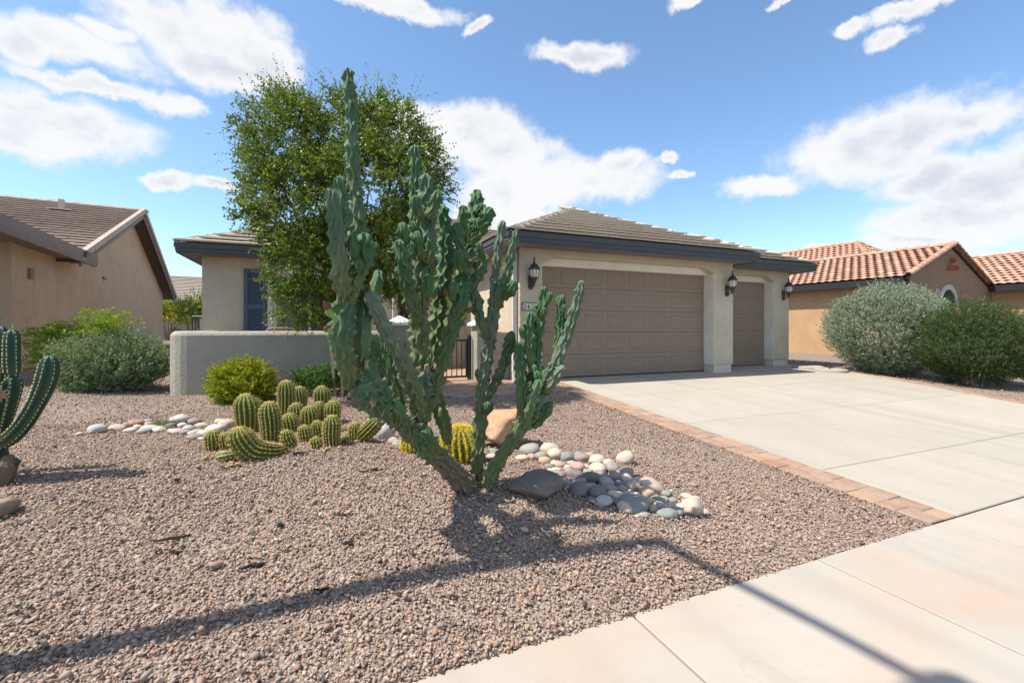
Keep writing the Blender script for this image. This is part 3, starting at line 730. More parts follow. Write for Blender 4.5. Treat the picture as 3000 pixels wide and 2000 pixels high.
# ------------------------------------------------------------------ left neighbour
M_stn = m_stucco('stucco_tan', (.55, .40, .275), .6, True)
M_brown = m_plain('brown_fascia', (.105, .082, .070), .7, .2, .2, 8)
M_brown2 = m_plain('grey_brown_fascia', (.24, .20, .175), .8, .2, .2, 5)
def build_left():
    A = (-5.93, 12.8, .6)
    h = thing('neighbour_house', A, 'tan stucco neighbour house with a broad gable end and brown tile roof', 'house', rz=R(6))
    L = dict(local=True)
    zr = 5.55; ya, yb, yr = 2.3, 17.0, 9.65; ze = 2.72; p = (zr-ze)/(yr-ya)
    MB().poly([(0, -.5), (0, 2.70), (2.2, 2.74), (yr, zr-.12), (16.7, zr-.12-(16.7-yr)*(zr-ze)/(yb-yr)), (16.7, -.5)], -.25, 0, 'x').to('gable_wall', M_stn, h, **L)
    MB().box(-9, -.002, -.002, .25, -.5, 2.70).to('front_wall', M_stn, h, **L)
    MB().box(.0, .012, .0, 16.7, -.4, .10).to('weep_screed', M_stn, h, **L)
    x0, x1 = -16.0, .48
    front = [(x0, ya, ze), (x1, ya, ze), (x1, yr, zr), (x0, yr, zr)]
    back = [(x1, yb+.4, ze-.15), (x0, yb+.4, ze-.15), (x0, yr, zr), (x1, yr, zr)]
    roof = deck(h, [front, back], M_brown, 'roof', .16)
    tile_face(roof, front, M_tile_l, .36, .42, sort_to=(16.0, 3.5), lim=296)
    tile_face(roof, back, M_tile_l, .36, .42, single=False)
    caps(roof, (x0, yr, zr), (x1, yr, zr), M_tile_l, lift=.06)
    # rake tiles along the gable edge: notched ends
    T = np.array([0, yr-ya, zr-ze]); n = 22; key = None
    rk = MB().box(-.10, .02, 0, .33, -.10, .075); rme = mesh('rake_tile', rk.V, rk.F); ang = math.atan2(zr-ze, yr-ya)
    for i in range(n):
        q = np.array([x1, ya, ze])+T*(i/n)
        link('rake_tile', rme, M_tile_l, roof, Matrix.Translation(q+np.array([.03, 0, .02])) @ Matrix.Rotation(ang+.04, 4, 'X'))
    T2 = np.array([0, yb+.4-yr, ze-.15-zr]); ang2 = math.atan2(T2[2], T2[1])
    for i in range(24):
        q = np.array([x1, yr, zr])+T2*(i/24)
        link('rake_tile', rme, M_tile_l, roof, Matrix.Translation(q+np.array([.03, 0, .02])) @ Matrix.Rotation(ang2-.04, 4, 'X'))
    # barge boards and deep soffit of the far rake
    for (a, b) in (((ya, ze), (yr, zr)), ((yr, zr), (yb+.4, ze-.15))):
        d = np.array([b[0]-a[0], b[1]-a[1]]); nn = np.array([-d[1], d[0]])/np.linalg.norm(d)
        q = [np.array(a)-nn*.02, np.array(b)-nn*.02, np.array(b)-nn*.26, np.array(a)-nn*.26]
        MB().poly([tuple(v) for v in q], x1-.05, x1-.005, 'x').to('barge_board', M_brown2, h, **L)
    # eave of the street-side wing: low roof and wide fascia that runs back to the gable
    MB().poly([(.44, 2.60), (.50, 2.60), (.53, 2.72), (.53, 2.92), (.44, 2.95)], -2.5, 3.55, 'y').to('fascia', M_brown2, h, **L)
    MB().poly([(-9, 3.05), (.46, 2.90), (.46, 2.84), (-9, 2.84)], -2.5, 3.4, 'y').to('wing_roof', M_brown2, h, **L)
    MB().poly([(-9, 2.66), (.45, 2.66), (.45, 2.70), (-9, 2.70)], -2.5, 3.5, 'y').to('soffit', M_brown2, h, **L)
    MB().box(.0, .06, .75, .93, 1.98, 2.22).to('wall_vent', M_brown2, h, **L, bevel=.01)
    MB().box(.0, .05, 6.2, 6.55, 2.50, 2.56).to('wall_vent', M_brown2, h, **L)
    # roof vents
    q = lambda x, y: (x, y, ze+(y-ya)*p)
    for (x, y) in ((-3.6, 7.6), (-1.5, 8.0)):
        b = q(x, y); v = MB().box(x-.3, x+.3, y-.3, y+.3, b[2]+.02, b[2]+.06)
        v.box(x-.07, x+.07, y-.07, y+.07, b[2]+.06, b[2]+.42); 
        if x < -2: v.box(x-.16, x+.2, y-.14, y+.14, b[2]+.30, b[2]+.44)
        v.to('roof_vent', M_tile_l, h, **L)
build_left()

# ------------------------------------------------------------------ right neighbour
M_ochre = m_stucco('stucco_ochre', (.47, .305, .17), .5)
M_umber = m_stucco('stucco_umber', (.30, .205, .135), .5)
M_darkf = m_plain('dark_fascia', (.022, .022, .026), .6, .3)
M_clayd = m_plain('terracotta', (.42, .13, .065), .7, .25, .2)
def build_right():
    A = (20.5, 10.0, .3)
    h = thing('neighbour_house', A, 'ochre stucco neighbour house with orange barrel tile roof and front gable', 'house', rz=R(6))
    L = dict(local=True); zo = .3
    ze, zp = 3.20, 4.62   # above the house's base
    MB().box(.0, .25, .1, 14, -.3, 3.1).to('side_wall', M_ochre, h, **L)
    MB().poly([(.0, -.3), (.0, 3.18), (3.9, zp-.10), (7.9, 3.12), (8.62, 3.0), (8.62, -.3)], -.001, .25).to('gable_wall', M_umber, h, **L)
    left = [(-.45, 13.5, ze-.12), (-.45, -.06, ze-.12), (3.85, -.06, zp), (3.85, 13.5, zp)]
    rightf = [(8.1, -.06, ze-.12), (8.1, 9, ze-.12), (3.85, 9, zp), (3.85, -.06, zp)]
    hip_l = [(1.2, 12, zp+1.15-2.9), (1.2, -1.2+2.2, zp+1.15-2.9), (7.0, 4.8, zp+1.15), (7.0, 12, zp+1.15)]
    hip_f = [(1.2, 1.0, zp+1.15-2.9), (12.8, 1.0, zp+1.15-2.9), (7.0, 4.8, zp+1.15)]
    sec = [(8.0, .6, ze-.05), (8.0, -7, ze-.05), (12, -7, ze-.05+1.75), (12, 3.5, ze-.05+1.75), (9.8, 3.5, ze+.7)]
    sec = [(8.0, 1.5, ze-.05), (8.0, -7, ze-.05), (12, -7, ze-.05+1.75), (12, 1.5, ze-.05+1.75)]
    roof = deck(h, [left, rightf, hip_l, hip_f, sec], M_darkf, 'roof', .08)
    tile_face(roof, left, M_clay, .36, .30, 'ess', sort_to=(11, 2), lim=210)
    tile_face(roof, sec, M_clay, .36, .30, 'ess', sort_to=(0, 2), lim=80)
    tile_face(roof, rightf, M_clay, .36, .30, 'ess', single=False); tile_face(roof, hip_l, M_clay, .36, .30, 'ess', single=False); tile_face(roof, hip_f, M_clay, .36, .30, 'ess', single=False)
    cp = dict(round_=True, w=.13, drop=.02, lift=.06, L=.38)
    caps(roof, (3.85, -.06, zp), (3.85, 13.5, zp), M_clay, **cp); caps(roof, (12, -7, ze+1.70), (12, 1.5, ze+1.70), M_clay, **cp)
    caps(roof, (-.40, -.10, ze-.10), (3.85, -.10, zp+.02), M_clay, **cp); caps(roof, (8.1, -.10, ze-.10), (3.85, -.10, zp+.02), M_clay, **cp)
    caps(roof, (1.2, 1.0, zp+1.15-2.9), (7.0, 4.8, zp+1.15), M_clay, **cp); caps(roof, (12.8, 1.0, zp+1.15-2.9), (7.0, 4.8, zp+1.15), M_clay, **cp)
    caps(roof, (7.0, 4.8, zp+1.15), (7.0, 12, zp+1.15), M_clay, **cp)
    MB().box(-.50, -.42, .0, 13.5, 2.82, 3.08).to('fascia', M_darkf, h, **L); MB().box(-.42, .0, .0, 13.5, 2.84, 2.90).to('soffit', M_darkf, h, **L)
    MB().box(7.93, 8.02, -7, -.05, 2.86, 3.14).to('fascia', M_darkf, h, **L); MB().box(8.02, 8.5, -7, -.05, 2.88, 2.94).to('soffit', M_darkf, h, **L)
    MB().box(8.45, 8.7, -6.8, -.003, -.3, 3.0).to('wing_wall', M_ochre, h, **L); MB().box(8.7, 16, -6.9, -6.7, -.3, 3.0).to('wing_wall', M_ochre, h, **L)
    # three clay pipes and arched window
    for (x, z) in ((3.79, 4.0), (3.53, 3.68), (4.05, 3.69)):
        V = []; b = MB(); k = 14
        for (r, y) in ((.11, 0), (.11, -.16), (.085, -.16), (.085, -.02)):
            for j in range(k): V.append((x+r*math.cos(2*math.pi*j/k), y, z+r*math.sin(2*math.pi*j/k)))
        b.add(V, [(a*k+j, a*k+(j+1) % k, (a+1)*k+(j+1) % k, (a+1)*k+j) for a in range(3) for j in range(k)]+[tuple(range(3*k, 4*k))])
        b.to('clay_pipe', M_clayd, h, **L)
    xc, zc, r = 3.45, 2.0, .78
    arc = lambda rr, n=16: [(xc+rr*math.cos(a), zc+rr*math.sin(a)) for a in np.linspace(math.pi, 0, n)]
    wf = m_plain('arch_surround', (.50, .47, .43), .8, .2)
    out = arc(r+.20)+[(xc+r+.20, 1.0), (xc+r, 1.0)]+arc(r)[::-1]+[(xc-r, 1.0), (xc-r-.20, 1.0)]
    w = MB().poly(out, -.07, -.002).to('arched_window', wf, h, **L)
    gp, t, b = newmat('green_glass'); setc(t, b, (.02, .06, .045), .08, .6)
    MB().poly(arc(r)+[(xc+r, 1.0), (xc-r, 1.0)], -.03, -.003).to('pane', gp, w, local=True)
build_right()

# ------------------------------------------------------------------ house far behind, between the two
def build_far():
    c = atd(480, 960, 34); A = (c[0], c[1], .95)
    h = thing('neighbour_house', A, 'distant house with pale brown tile roof and white patio cover behind the yard', 'house', rz=R(6))
    L = dict(local=True); M_w = m_stucco('stucco_far', (.52, .44, .36), .3)
    MB().box(-6, 9, 1.2, 8, -.5, 2.6).to('wall', M_w, h, **L)
    z0, z1 = 2.72, 4.95
    front = [(-6.5, .6, z0), (9.5, .6, z0), (9.5, 6, z1), (-2.1, 6, z1)]; back = [(9.5, 11, z0), (-6.5, 11, z0), (-2.1, 6, z1), (9.5, 6, z1)]
    leftf = [(-6.5, 11, z0), (-6.5, .6, z0), (-2.1, 6, z1)]
    roof = deck(h, [front, back, leftf], M_brown2, 'roof', .12)
    mt = m_pieces('roof_tile_far', [(0, (.36, .30, .255)), (1, (.46, .385, .33))], .9, 10, .2, .004, .15)
    tile_face(roof, front, mt, .38, .45, single=False); tile_face(roof, leftf, mt, .38, .45, single=False)
    caps(roof, (-6.5, .6, z0), (-2.1, 6, z1), mt, lift=.07); caps(roof, (-2.1, 6, z1), (9.5, 6, z1), mt, L=.5, lift=.07)
    MB().tube([(-2.6, 5.2, 4.4), (-2.6, 5.2, 5.7)], .10, 10).to('flue_pipe', M_brown2, h, **L)
    pc = MB().box(-1.5, 8, -2.6, .5, 2.42, 2.60).to('patio_cover', M_white, h, **L)
    for x in (-.9, 2.6, 6.0): MB().box(x-.09, x+.09, -2.4, -2.22, -.5, 2.418).to('post', M_white, pc, local=True)
    for i in range(40): MB().box(-1.4+i*.235, -1.4+i*.235+.06, -2.75, -2.602, 2.44, 2.57).to('rafter_tail', M_white, pc, local=True)
build_far()
# ------------------------------------------------------------------ cactus sweeps
def spline(P, step):
    """Catmull-Rom through control rows, resampled evenly; rows may carry radius columns"""
    P = np.asarray(P, float)
    if len(P) == 2: P = np.array([P[0], (P[0]+P[1])/2, P[1]])
    Q = np.vstack([2*P[0]-P[1], P, 2*P[-1]-P[-2]]); out = []
    for i in range(1, len(Q)-2):
        p0, p1, p2, p3 = Q[i-1:i+3]
        for t in np.linspace(0, 1, 24, endpoint=False):
            out.append(.5*((2*p1)+(-p0+p2)*t+(2*p0-5*p1+4*p2-p3)*t*t+(-p0+3*p1-3*p2+p3)*t**3))
    out.append(P[-1]); out = np.array(out)
    s = np.concatenate([[0], np.cumsum(np.linalg.norm(np.diff(out[:, :3], axis=0), axis=1))])
    n = max(6, int(s[-1]/step)); q = np.linspace(0, s[-1], n)
    return np.stack([np.interp(q, s, out[:, k]) for k in range(out.shape[1])], 1), q
def frames(P):
    T = nrm(np.gradient(P, axis=0)); u = np.zeros_like(P)
    a = np.array([1., .2, 0]) if abs(T[0][2]) > .5 else np.array([0, 0, 1.]); a = a-T[0]*(a@T[0]); u[0] = nrm(a)
    for i in range(1, len(P)):
        v = u[i-1]-T[i]*(u[i-1]@T[i]); u[i] = nrm(v)
    return T, u, np.cross(T, u)
def sweep(rows, nrib, per, step, rs, mode, seed_phase=None, tip=True, groove=.42, lumpy=1.0, root_taper=.0):
    """rows: x y z radius. Returns vertices, faces, rib-height attribute, length attribute and ridge points"""
    S, s = spline(rows, step); P, Rr = S[:, :3], S[:, 3].copy(); L = s[-1]; n = len(P)
    T, U, W = frames(P)
    if tip:
        e = (L-s)/np.maximum(Rr[-1]*1.25, 1e-3); Rr = Rr*np.sqrt(np.clip(1-(1-np.clip(e, 0, 1))**2, .0, 1))
    if root_taper: Rr = Rr*(root_taper+(1-root_taper)*sstep(0, .12, s))
    K = nrib*per; th = np.arange(K)*2*math.pi/K
    tw = rs.uniform(-.5, .5)*s+rs.uniform(0, 6)
    rad = np.zeros((n, K)); rib = np.zeros((n, K)); shift = np.zeros((n, K))
    for k in range(nrib):
        ph = 2*math.pi*k/nrib+tw
        if mode == 'monstrose':
            f1 = rs.uniform(.06, .10); p1 = rs.uniform(0, 6.28); f2 = f1*rs.uniform(1.5, 2.3)
            arg = 2*math.pi*s/f1+p1+1.3*np.sin(2*math.pi*s/(f1*3.1)+p1*2)
            lump = .5+.5*np.sin(arg); lump = lump**1.3
            slow = .5+.5*np.sin(2*math.pi*s/f2+p1*1.7)
            amp = .40+lumpy*(.44*lump*(.45+.55*slow)-.12)
            ph = ph+lumpy*.26*np.sin(2*math.pi*s/(f1*1.7)+p1)
            sk = .18*np.cos(arg)*lumpy
        else:
            amp = np.full(n, groove); sk = np.zeros(n)
        d = (th[None, :]-ph[:, None]+math.pi) % (2*math.pi)-math.pi
        wd = (.21 if mode == 'monstrose' else .36)*2*math.pi/nrib
        g = np.exp(-(d/wd)**2)
        val = amp[:, None]*g
        m = val > rib; shift = np.where(m, sk[:, None]*g, shift); rib = np.maximum(rib, val)
    rad = Rr[:, None]*((1-groove)*(.84 if mode == 'monstrose' else .92)+rib)
    if mode == 'monstrose':
        low = np.sin(s/.11+rs.uniform(0, 6))*.06+np.sin(s/.045+rs.uniform(0, 6))*.035
        rad = rad*(1+low[:, None]*lumpy)
    V = P[:, None]+rad[..., None]*(U[:, None]*np.cos(th)[None, :, None]+W[:, None]*np.sin(th)[None, :, None])+(T[:, None]*(shift*Rr[:, None]*.35)[..., None])
    i = (np.arange(n-1)[:, None]*K+np.arange(K)); j = (np.arange(n-1)[:, None]*K+(np.arange(K)+1) % K)
    Fc = np.stack([i, j, j+K, i+K], -1).reshape(-1, 4)
    V = V.reshape(-1, 3); top = len(V); V = np.vstack([V, P[-1]+T[-1]*Rr[0]*.02, P[0]])
    return V, Fc, top, n, K, (rib/ max(rib.max(), .01)).ravel(), np.repeat(s/L, K), (P, T, U, W, Rr, tw, s)
def cactus_mesh(name, V, Fc, top, n, K, rib, t, extra=None):
    caps_ = [(( n-1)*K+j, (n-1)*K+(j+1) % K, top) for j in range(K)]+[((j+1) % K, j, top+1) for j in range(K)]
    me = bpy.data.meshes.new(name)
    M1, M2 = len(Fc), len(caps_)
    me.vertices.add(len(V)); me.vertices.foreach_set('co', V.ravel())
    li = np.concatenate([Fc.ravel(), np.array(caps_).ravel()]).astype(np.int32); me.loops.add(len(li)); me.loops.foreach_set('vertex_index', li)
    ls = np.concatenate([np.arange(M1)*4, M1*4+np.arange(M2)*3]).astype(np.int32); me.polygons.add(M1+M2); me.polygons.foreach_set('loop_start', ls)
    me.update(calc_edges=True); me.polygons.foreach_set('use_smooth', np.ones(M1+M2, bool))
    for k, v in (('rib', np.append(rib, [1, 0])), ('along', np.append(t, [1, 0]))):
        a = me.attributes.new(k, 'FLOAT', 'POINT'); a.data.foreach_set('value', np.asarray(v, np.float32))
    for k, v in (extra or {}).items():
        a = me.attributes.new(k, 'FLOAT', 'POINT'); a.data.foreach_set('value', np.full(len(V), v, np.float32))
    return me

def m_monstrose():
    m, t, b = newmat('monstrose_skin'); v = coords(t)
    rib = t.add('ShaderNodeAttribute', attribute_name='rib').outputs['Fac']; al = t.add('ShaderNodeAttribute', attribute_name='along').outputs['Fac']
    age = t.add('ShaderNodeAttribute', attribute_name='age').outputs['Fac']; wood = t.add('ShaderNodeAttribute', attribute_name='wood').outputs['Fac']
    n = t.noise(9, 6, .65, v); n2 = t.noise(45, 5, .7, v)
    young = t.mix(n, (.045, .105, .045), (.085, .165, .068)); old = t.mix(n, (.095, .132, .088), (.19, .23, .17)); olive = t.mix(n, (.10, .125, .04), (.17, .19, .075))
    col = t.mix(t.ramp(t.math('ADD', age, t.math('MULTIPLY', t.math('SUBTRACT', n, .5), .7)), [(.3, 0), (.6, 1)]), young, old)
    col = t.mix(t.math('MULTIPLY', t.ramp(t.math('SUBTRACT', al, t.math('MULTIPLY', n, .25)), [(.0, 1), (.55, 0)]), .8), col, olive)
    col = t.mix(t.math('MULTIPLY', t.ramp(rib, [(.66, 0), (.92, 1)]), .55), col, (.33, .37, .23))
    scar = t.math('MULTIPLY', t.ramp(n2, [(.58, 0), (.68, 1)]), t.ramp(rib, [(.35, 0), (.85, 1)]))
    col = t.mix(t.math('MULTIPLY', scar, .75), col, (.44, .36, .24))
    bark = t.mix(t.noise(26, 6, .7, t.vm('MULTIPLY', v, (1, 1, 1)).outputs[0], 1), (.07, .05, .035), (.29, .225, .155))
    wf = t.ramp(t.math('ADD', wood, t.math('MULTIPLY', t.math('SUBTRACT', t.noise(14, 5, .6, v), .5), .9)), [(.45, 0), (.62, 1)])
    col = t.mix(wf, col, bark)
    setc(t, b, col, .66, .22, t.math('ADD', n2, t.math('MULTIPLY', wf, t.noise(60, 5, .7, v))), .25, .006); return m
M_mon = m_monstrose()
M_dry = m_plain('dried_flower', (.36, .255, .15), .9, .1, .4, 40, .6)
M_bud = m_plain('flower_bud', (.17, .062, .038), .6, .2, .3, 30)
M_budg = m_plain('bud_stalk', (.20, .30, .05), .5, .3, .2, 30)

def build_monstrose():
    base = hit(1400, 1432); d0 = depth(base)
    th = thing('columnar_cactus', (base[0], base[1], base[2]), 'tall knobbly blue-green columnar cactus with many arms on the gravel mound', 'cactus')
    rs = np.random.default_rng(11)
    k = 1/F; lean = [True]      # the leaning trunk comes forward as well as left
    def W(pts):      # (px, py, width in px, depth offset) -> x y z radius, at the distance of the rooted base
        out = []
        for (px, py, w, dd) in pts:
            d = d0+dd-(.0022*max(0, 1384-px) if lean[0] else .0009*max(0, px-1430)); p = atd(px, py, d); out.append((*p, w*.45*d*k))
        return out
    cnt = [0]
    def arm(pts, nrib=6, age=.5, wood=0.0, lumpy=1.0, root=0.0, name='stem', world=None, tip=True, buds=0):
        rows = world if world is not None else W(pts)
        V, Fc, top, n, K, rib, t, fr = sweep(rows, nrib+(1 if nrib > 5 else 0), 7, .011, rs, 'monstrose', tip=tip, lumpy=lumpy, root_taper=root)
        me = cactus_mesh(name, V-ORG[th], Fc, top, n, K, rib, t, dict(age=age, wood=wood)); link(name, me, M_mon, th)
        P, T, U, Wv, Rr, tw, s = fr
        for _ in range(buds):          # knobbly side lobes
            i = int(rs.uniform(.25, .88)*n); a = rs.uniform(0, 6.28); o = U[i]*math.cos(a)+Wv[i]*math.sin(a)
            L = rs.uniform(.05, .10); r = Rr[i]*rs.uniform(.42, .62); p = P[i]+o*Rr[i]*.45
            q = p+o*(Rr[i]*.35+L*.25)+np.array([0, 0, L*.5]); q2 = q+o*L*.12+np.array([0, 0, L*.65])
            arm(None, 6, max(0, age-.2), 0, .7, name='lobe', world=[(*p, r*.7), (*q, r), (*q2, r*.95)])
        cnt[0] += 1
    # woody leaning trunk and its knotted end
    arm([(1384,1462,100,0),(1362,1420,90,0),(1300,1355,78,-.02),(1268,1322,60,-.03)], 7, .5, .95, .7, tip=True)
    arm([(1310,1365,60,-.01),(1280,1335,78,-.02),(1215,1272,82,-.05),(1150,1215,92,-.08),(1085,1165,108,-.1),(1035,1125,88,-.12)], 7, .45, .42, 1.2, tip=True, buds=6)
    arm([(1262,1318,40,-.06),(1252,1286,54,-.12),(1230,1262,50,-.15)], 6, .4, .3, 1.2); arm([(1180,1240,40,-.1),(1168,1200,56,-.18),(1150,1180,46,-.2)], 6, .35, .25, 1.2); arm([(1130,1205,40,-.1),(1128,1160,60,-.2),(1116,1130,48,-.22)], 6, .3, .2, 1.2)
    arm([(1150,1215,60,-.1),(1095,1150,110,-.16),(1050,1130,70,-.2)], 7, .45, .35, 1.3); arm([(1110,1190,60,-.05),(1060,1180,70,0),(1030,1190,40,.05)], 6, .3, .2, 1.3)
    arm([(1075,1160,40,-.18),(1088,1095,62,-.2),(1072,1050,50,-.2)], 6, .2, .1, 1.0)
    # far left column with the tallest arm
    arm([(1030,1130,62,-.1),(1016,1075,78,-.12),(1000,1000,82,-.12),(1006,930,78,-.1),(1014,870,74,-.1)], 6, .35, 0, .85, buds=1, tip=False)
    arm([(1014,890,66,-.1),(1035,810,74,-.06),(1050,720,84,-.04),(1046,640,66,-.02),(1042,560,54,0),(1034,470,48,0),(1030,390,44,0),(1030,320,50,0),(1022,250,48,0),(1021,198,38,0)], 6, .42, 0, 1.1)
    arm([(1012,890,60,-.12),(1000,800,74,-.16),(990,720,70,-.18),(982,640,60,-.2),(974,590,52,-.2),(971,552,46,-.2)], 6, .48, 0, 1.1, buds=2)
    arm([(1000,720,40,-.1),(1005,640,46,-.08),(998,570,46,-.06),(994,514,40,-.06)], 6, .3, 0, 1.1)
    arm([(1020,880,56,-.15),(1048,810,66,-.2),(1066,745,84,-.22),(1072,682,80,-.22)], 7, .25, 0, 1.2, buds=3)
    arm([(1062,1075,40,-.14),(1060,1030,64,-.14),(1064,950,62,-.12),(1066,890,52,-.1),(1068,850,40,-.1)], 5, .15, 0, .5)
    arm([(1098,880,40,-.05),(1106,820,44,-.03),(1110,790,30,0)], 5, .3, .2, .6)
    # second leaning arm, greyish
    arm([(1228,1225,62,-.04),(1212,1140,66,-.1),(1180,1060,62,-.16),(1140,985,62,-.2),(1108,920,60,-.22),(1092,880,64,-.22),(1086,850,50,-.22)], 6, .75, .35, .9, buds=2)
    # slim dark one between
    arm([(1180,1190,24,.12),(1150,1090,32,.14),(1128,1010,34,.16),(1122,965,24,.16)], 5, .2, 0, .8)
    # thick middle column with crown of lobes
    arm([(1222,1250,60,-.02),(1228,1180,82,0),(1236,1110,100,0),(1240,1070,84,0)], 7, .45, .45, 1.0, tip=True)
    arm([(1236,1075,66,.02),(1230,1000,74,.03),(1226,920,78,.04),(1220,840,76,.05),(1232,760,84,.05),(1244,680,88,.04),(1246,600,78,.04),(1248,545,62,.04),(1246,508,50,.04)], 7, .45, 0, 1.0, buds=6)
    arm([(1226,940,50,-.04),(1200,860,56,-.1),(1184,790,56,-.12),(1176,735,58,-.12),(1170,700,44,-.12)], 6, .3, 0, 1.2, buds=2)
    arm([(1192,790,40,-.06),(1184,710,44,-.08),(1178,650,42,-.08)], 6, .15, 0, 1.1, buds=1)
    arm([(1222,760,30,.16),(1212,640,36,.2),(1214,540,38,.2),(1216,480,40,.2),(1213,424,34,.2)], 6, .35, 0, 1.0)
    arm([(1236,640,30,-.06),(1222,610,40,-.12),(1216,570,40,-.14)], 6, .15, 0, 1.1); arm([(1250,640,30,-.05),(1272,600,44,-.1),(1282,560,44,-.12)], 6, .15, 0, 1.2)
    arm([(1236,760,30,-.08),(1226,720,40,-.14),(1222,675,42,-.15)], 6, .1, 0, 1.0); arm([(1250,770,30,-.06),(1262,735,40,-.12),(1264,690,40,-.13)], 6, .1, 0, 1.0)
    arm([(1236,900,40,-.06),(1250,850,46,-.12),(1256,800,40,-.14)], 6, .25, 0, 1.1); arm([(1226,930,30,-.06),(1222,895,36,-.1),(1218,862,34,-.1)], 5, .15, 0, .8)
    # dark column behind
    arm([(1262,1080,46,.14),(1275,980,56,.2),(1290,880,64,.24),(1302,790,62,.26),(1306,700,56,.26),(1300,640,46,.26),(1298,600,38,.26)], 6, .3, 0, 1.0, buds=3)
    # right hand column of that trunk and its crown
    arm([(1230,1235,54,.02),(1262,1165,66,0),(1286,1080,66,-.02),(1312,1000,66,-.03),(1338,925,66,-.03),(1352,860,62,-.02),(1356,790,60,.08),(1366,720,68,.16),(1378,660,66,.22),(1392,605,58,.28),(1402,556,44,.33)], 7, .3, 0, .95, buds=4)
    arm([(1372,720,36,.12),(1402,680,50,.12),(1424,640,56,.12),(1436,606,44,.14)], 7, .15, 0, 1.2, buds=2)
    arm([(1366,710,36,-.02),(1356,660,46,-.06),(1358,600,40,-.08)], 6, .15, 0, 1.1); arm([(1362,760,32,-.02),(1342,700,46,-.05),(1336,650,44,-.06)], 6, .15, 0, 1.1)
    arm([(1364,800,30,-.04),(1345,770,42,-.1),(1338,730,42,-.12)], 6, .1, 0, .9); arm([(1372,860,36,.06),(1402,800,50,.08),(1420,740,44,.08)], 6, .4, 0, 1.0, buds=1)
    arm([(1340,930,40,-.06),(1350,900,52,-.1),(1362,872,50,-.1)], 6, .3, 0, .8); arm([(1322,880,30,-.06),(1328,850,44,-.08),(1334,825,38,-.08)], 6, .25, 0, .9)
    # separate stem rising behind the trunk
    arm([(1312,1300,34,.16),(1306,1255,52,.16),(1286,1190,56,.14),(1272,1130,48,.12),(1268,1090,34,.12)], 5, .15, 0, .5)
    arm([(1240,1260,30,.2),(1246,1180,36,.2),(1250,1120,28,.2)], 5, .2, 0, .7)
    # upright stem right of the base
    lean[0] = False
    arm([(1396,1412,44,.10),(1400,1350,52,.10),(1404,1270,56,.10),(1412,1180,52,.10),(1420,1090,50,.10),(1434,1000,48,.10),(1446,910,46,.10),(1450,830,36,.10),(1456,760,34,.10),(1466,700,34,.10),(1474,644,28,.10)], 6, .55, 0, .9, buds=4)
    arm([(1446,920,36,.1),(1472,850,44,.06),(1486,790,36,.05),(1500,735,34,.05),(1512,675,28,.05)], 6, .45, 0, 1.05, buds=2)
    arm([(1434,1010,30,.1),(1414,960,38,.06),(1402,910,38,.05),(1394,870,44,.04),(1390,848,38,.04)], 7, .45, 0, 1.0, buds=2)
    arm([(1422,1180,28,.12),(1452,1120,36,.14),(1478,1060,38,.15),(1492,1010,44,.15),(1500,968,42,.15)], 7, .35, 0, .95, buds=2)
    arm([(1474,870,30,.06),(1496,850,44,.03),(1508,820,40,.02)], 7, .2, 0, 1.1)
    # fan of stems leaning right
    arm([(1428,1424,46,-.05),(1446,1376,58,-.05),(1480,1320,54,-.05),(1522,1258,58,-.04),(1556,1200,66,-.02),(1590,1130,56,0),(1630,1062,46,0),(1658,990,42,.02),(1684,910,40,.02),(1698,855,36,.02),(1706,820,28,.02)], 6, .5, .0, .85, buds=5)
    arm([(1606,1105,30,.06),(1630,1050,36,.08),(1640,985,40,.1),(1642,920,38,.1),(1646,862,30,.1)], 6, .3, 0, 1.0, buds=2)
    arm([(1536,1230,36,.04),(1556,1150,46,.06),(1568,1060,46,.08),(1576,980,44,.08),(1586,905,44,.08),(1596,838,34,.08)], 6, .3, 0, .95, buds=4)
    arm([(1560,1090,30,.02),(1553,1020,44,.02),(1550,965,46,.02),(1552,912,36,.02)], 6, .2, 0, 1.0, buds=2)
    arm([(1528,1236,36,-.04),(1530,1160,46,-.04),(1526,1090,44,-.02),(1522,1030,46,0),(1522,1000,36,0)], 6, .2, .1, .8, buds=2)
    arm([(1560,1250,30,.04),(1592,1215,44,.05),(1616,1175,38,.06)], 6, .2, 0, .8); arm([(1600,1150,30,-.04),(1632,1100,44,-.04),(1652,1070,36,-.04)], 6, .6, 0, 1.1)
    arm([(1540,1255,30,-.08),(1562,1170,44,-.1),(1584,1110,34,-.1)], 5, .4, 0, .7)
    # flower buds and dried blooms
    def bud(x0, y0, x1, y1, dd, red=True):
        dd = dd-.0022*max(0, 1384-x0); a, b = atd(x0, y0, d0+dd), atd(x1, y1, d0+dd-.02); T = b-a; q = lambda f: tuple(a+T*f)
        f = MB().tube([q(0), q(.3), q(.62)], [.011, .010, .013], 8).to('flower_bud', M_budg, th)
        MB().tube([q(.6), q(.75), q(.9), q(1.0)], [.015, .021, .013, .002], 8).to('petals', M_bud, f)
    bud(986, 945, 948, 880, -.2); bud(976, 978, 948, 955, -.2); bud(1318, 905, 1302, 845, -.1); bud(1352, 935, 1382, 900, -.12)
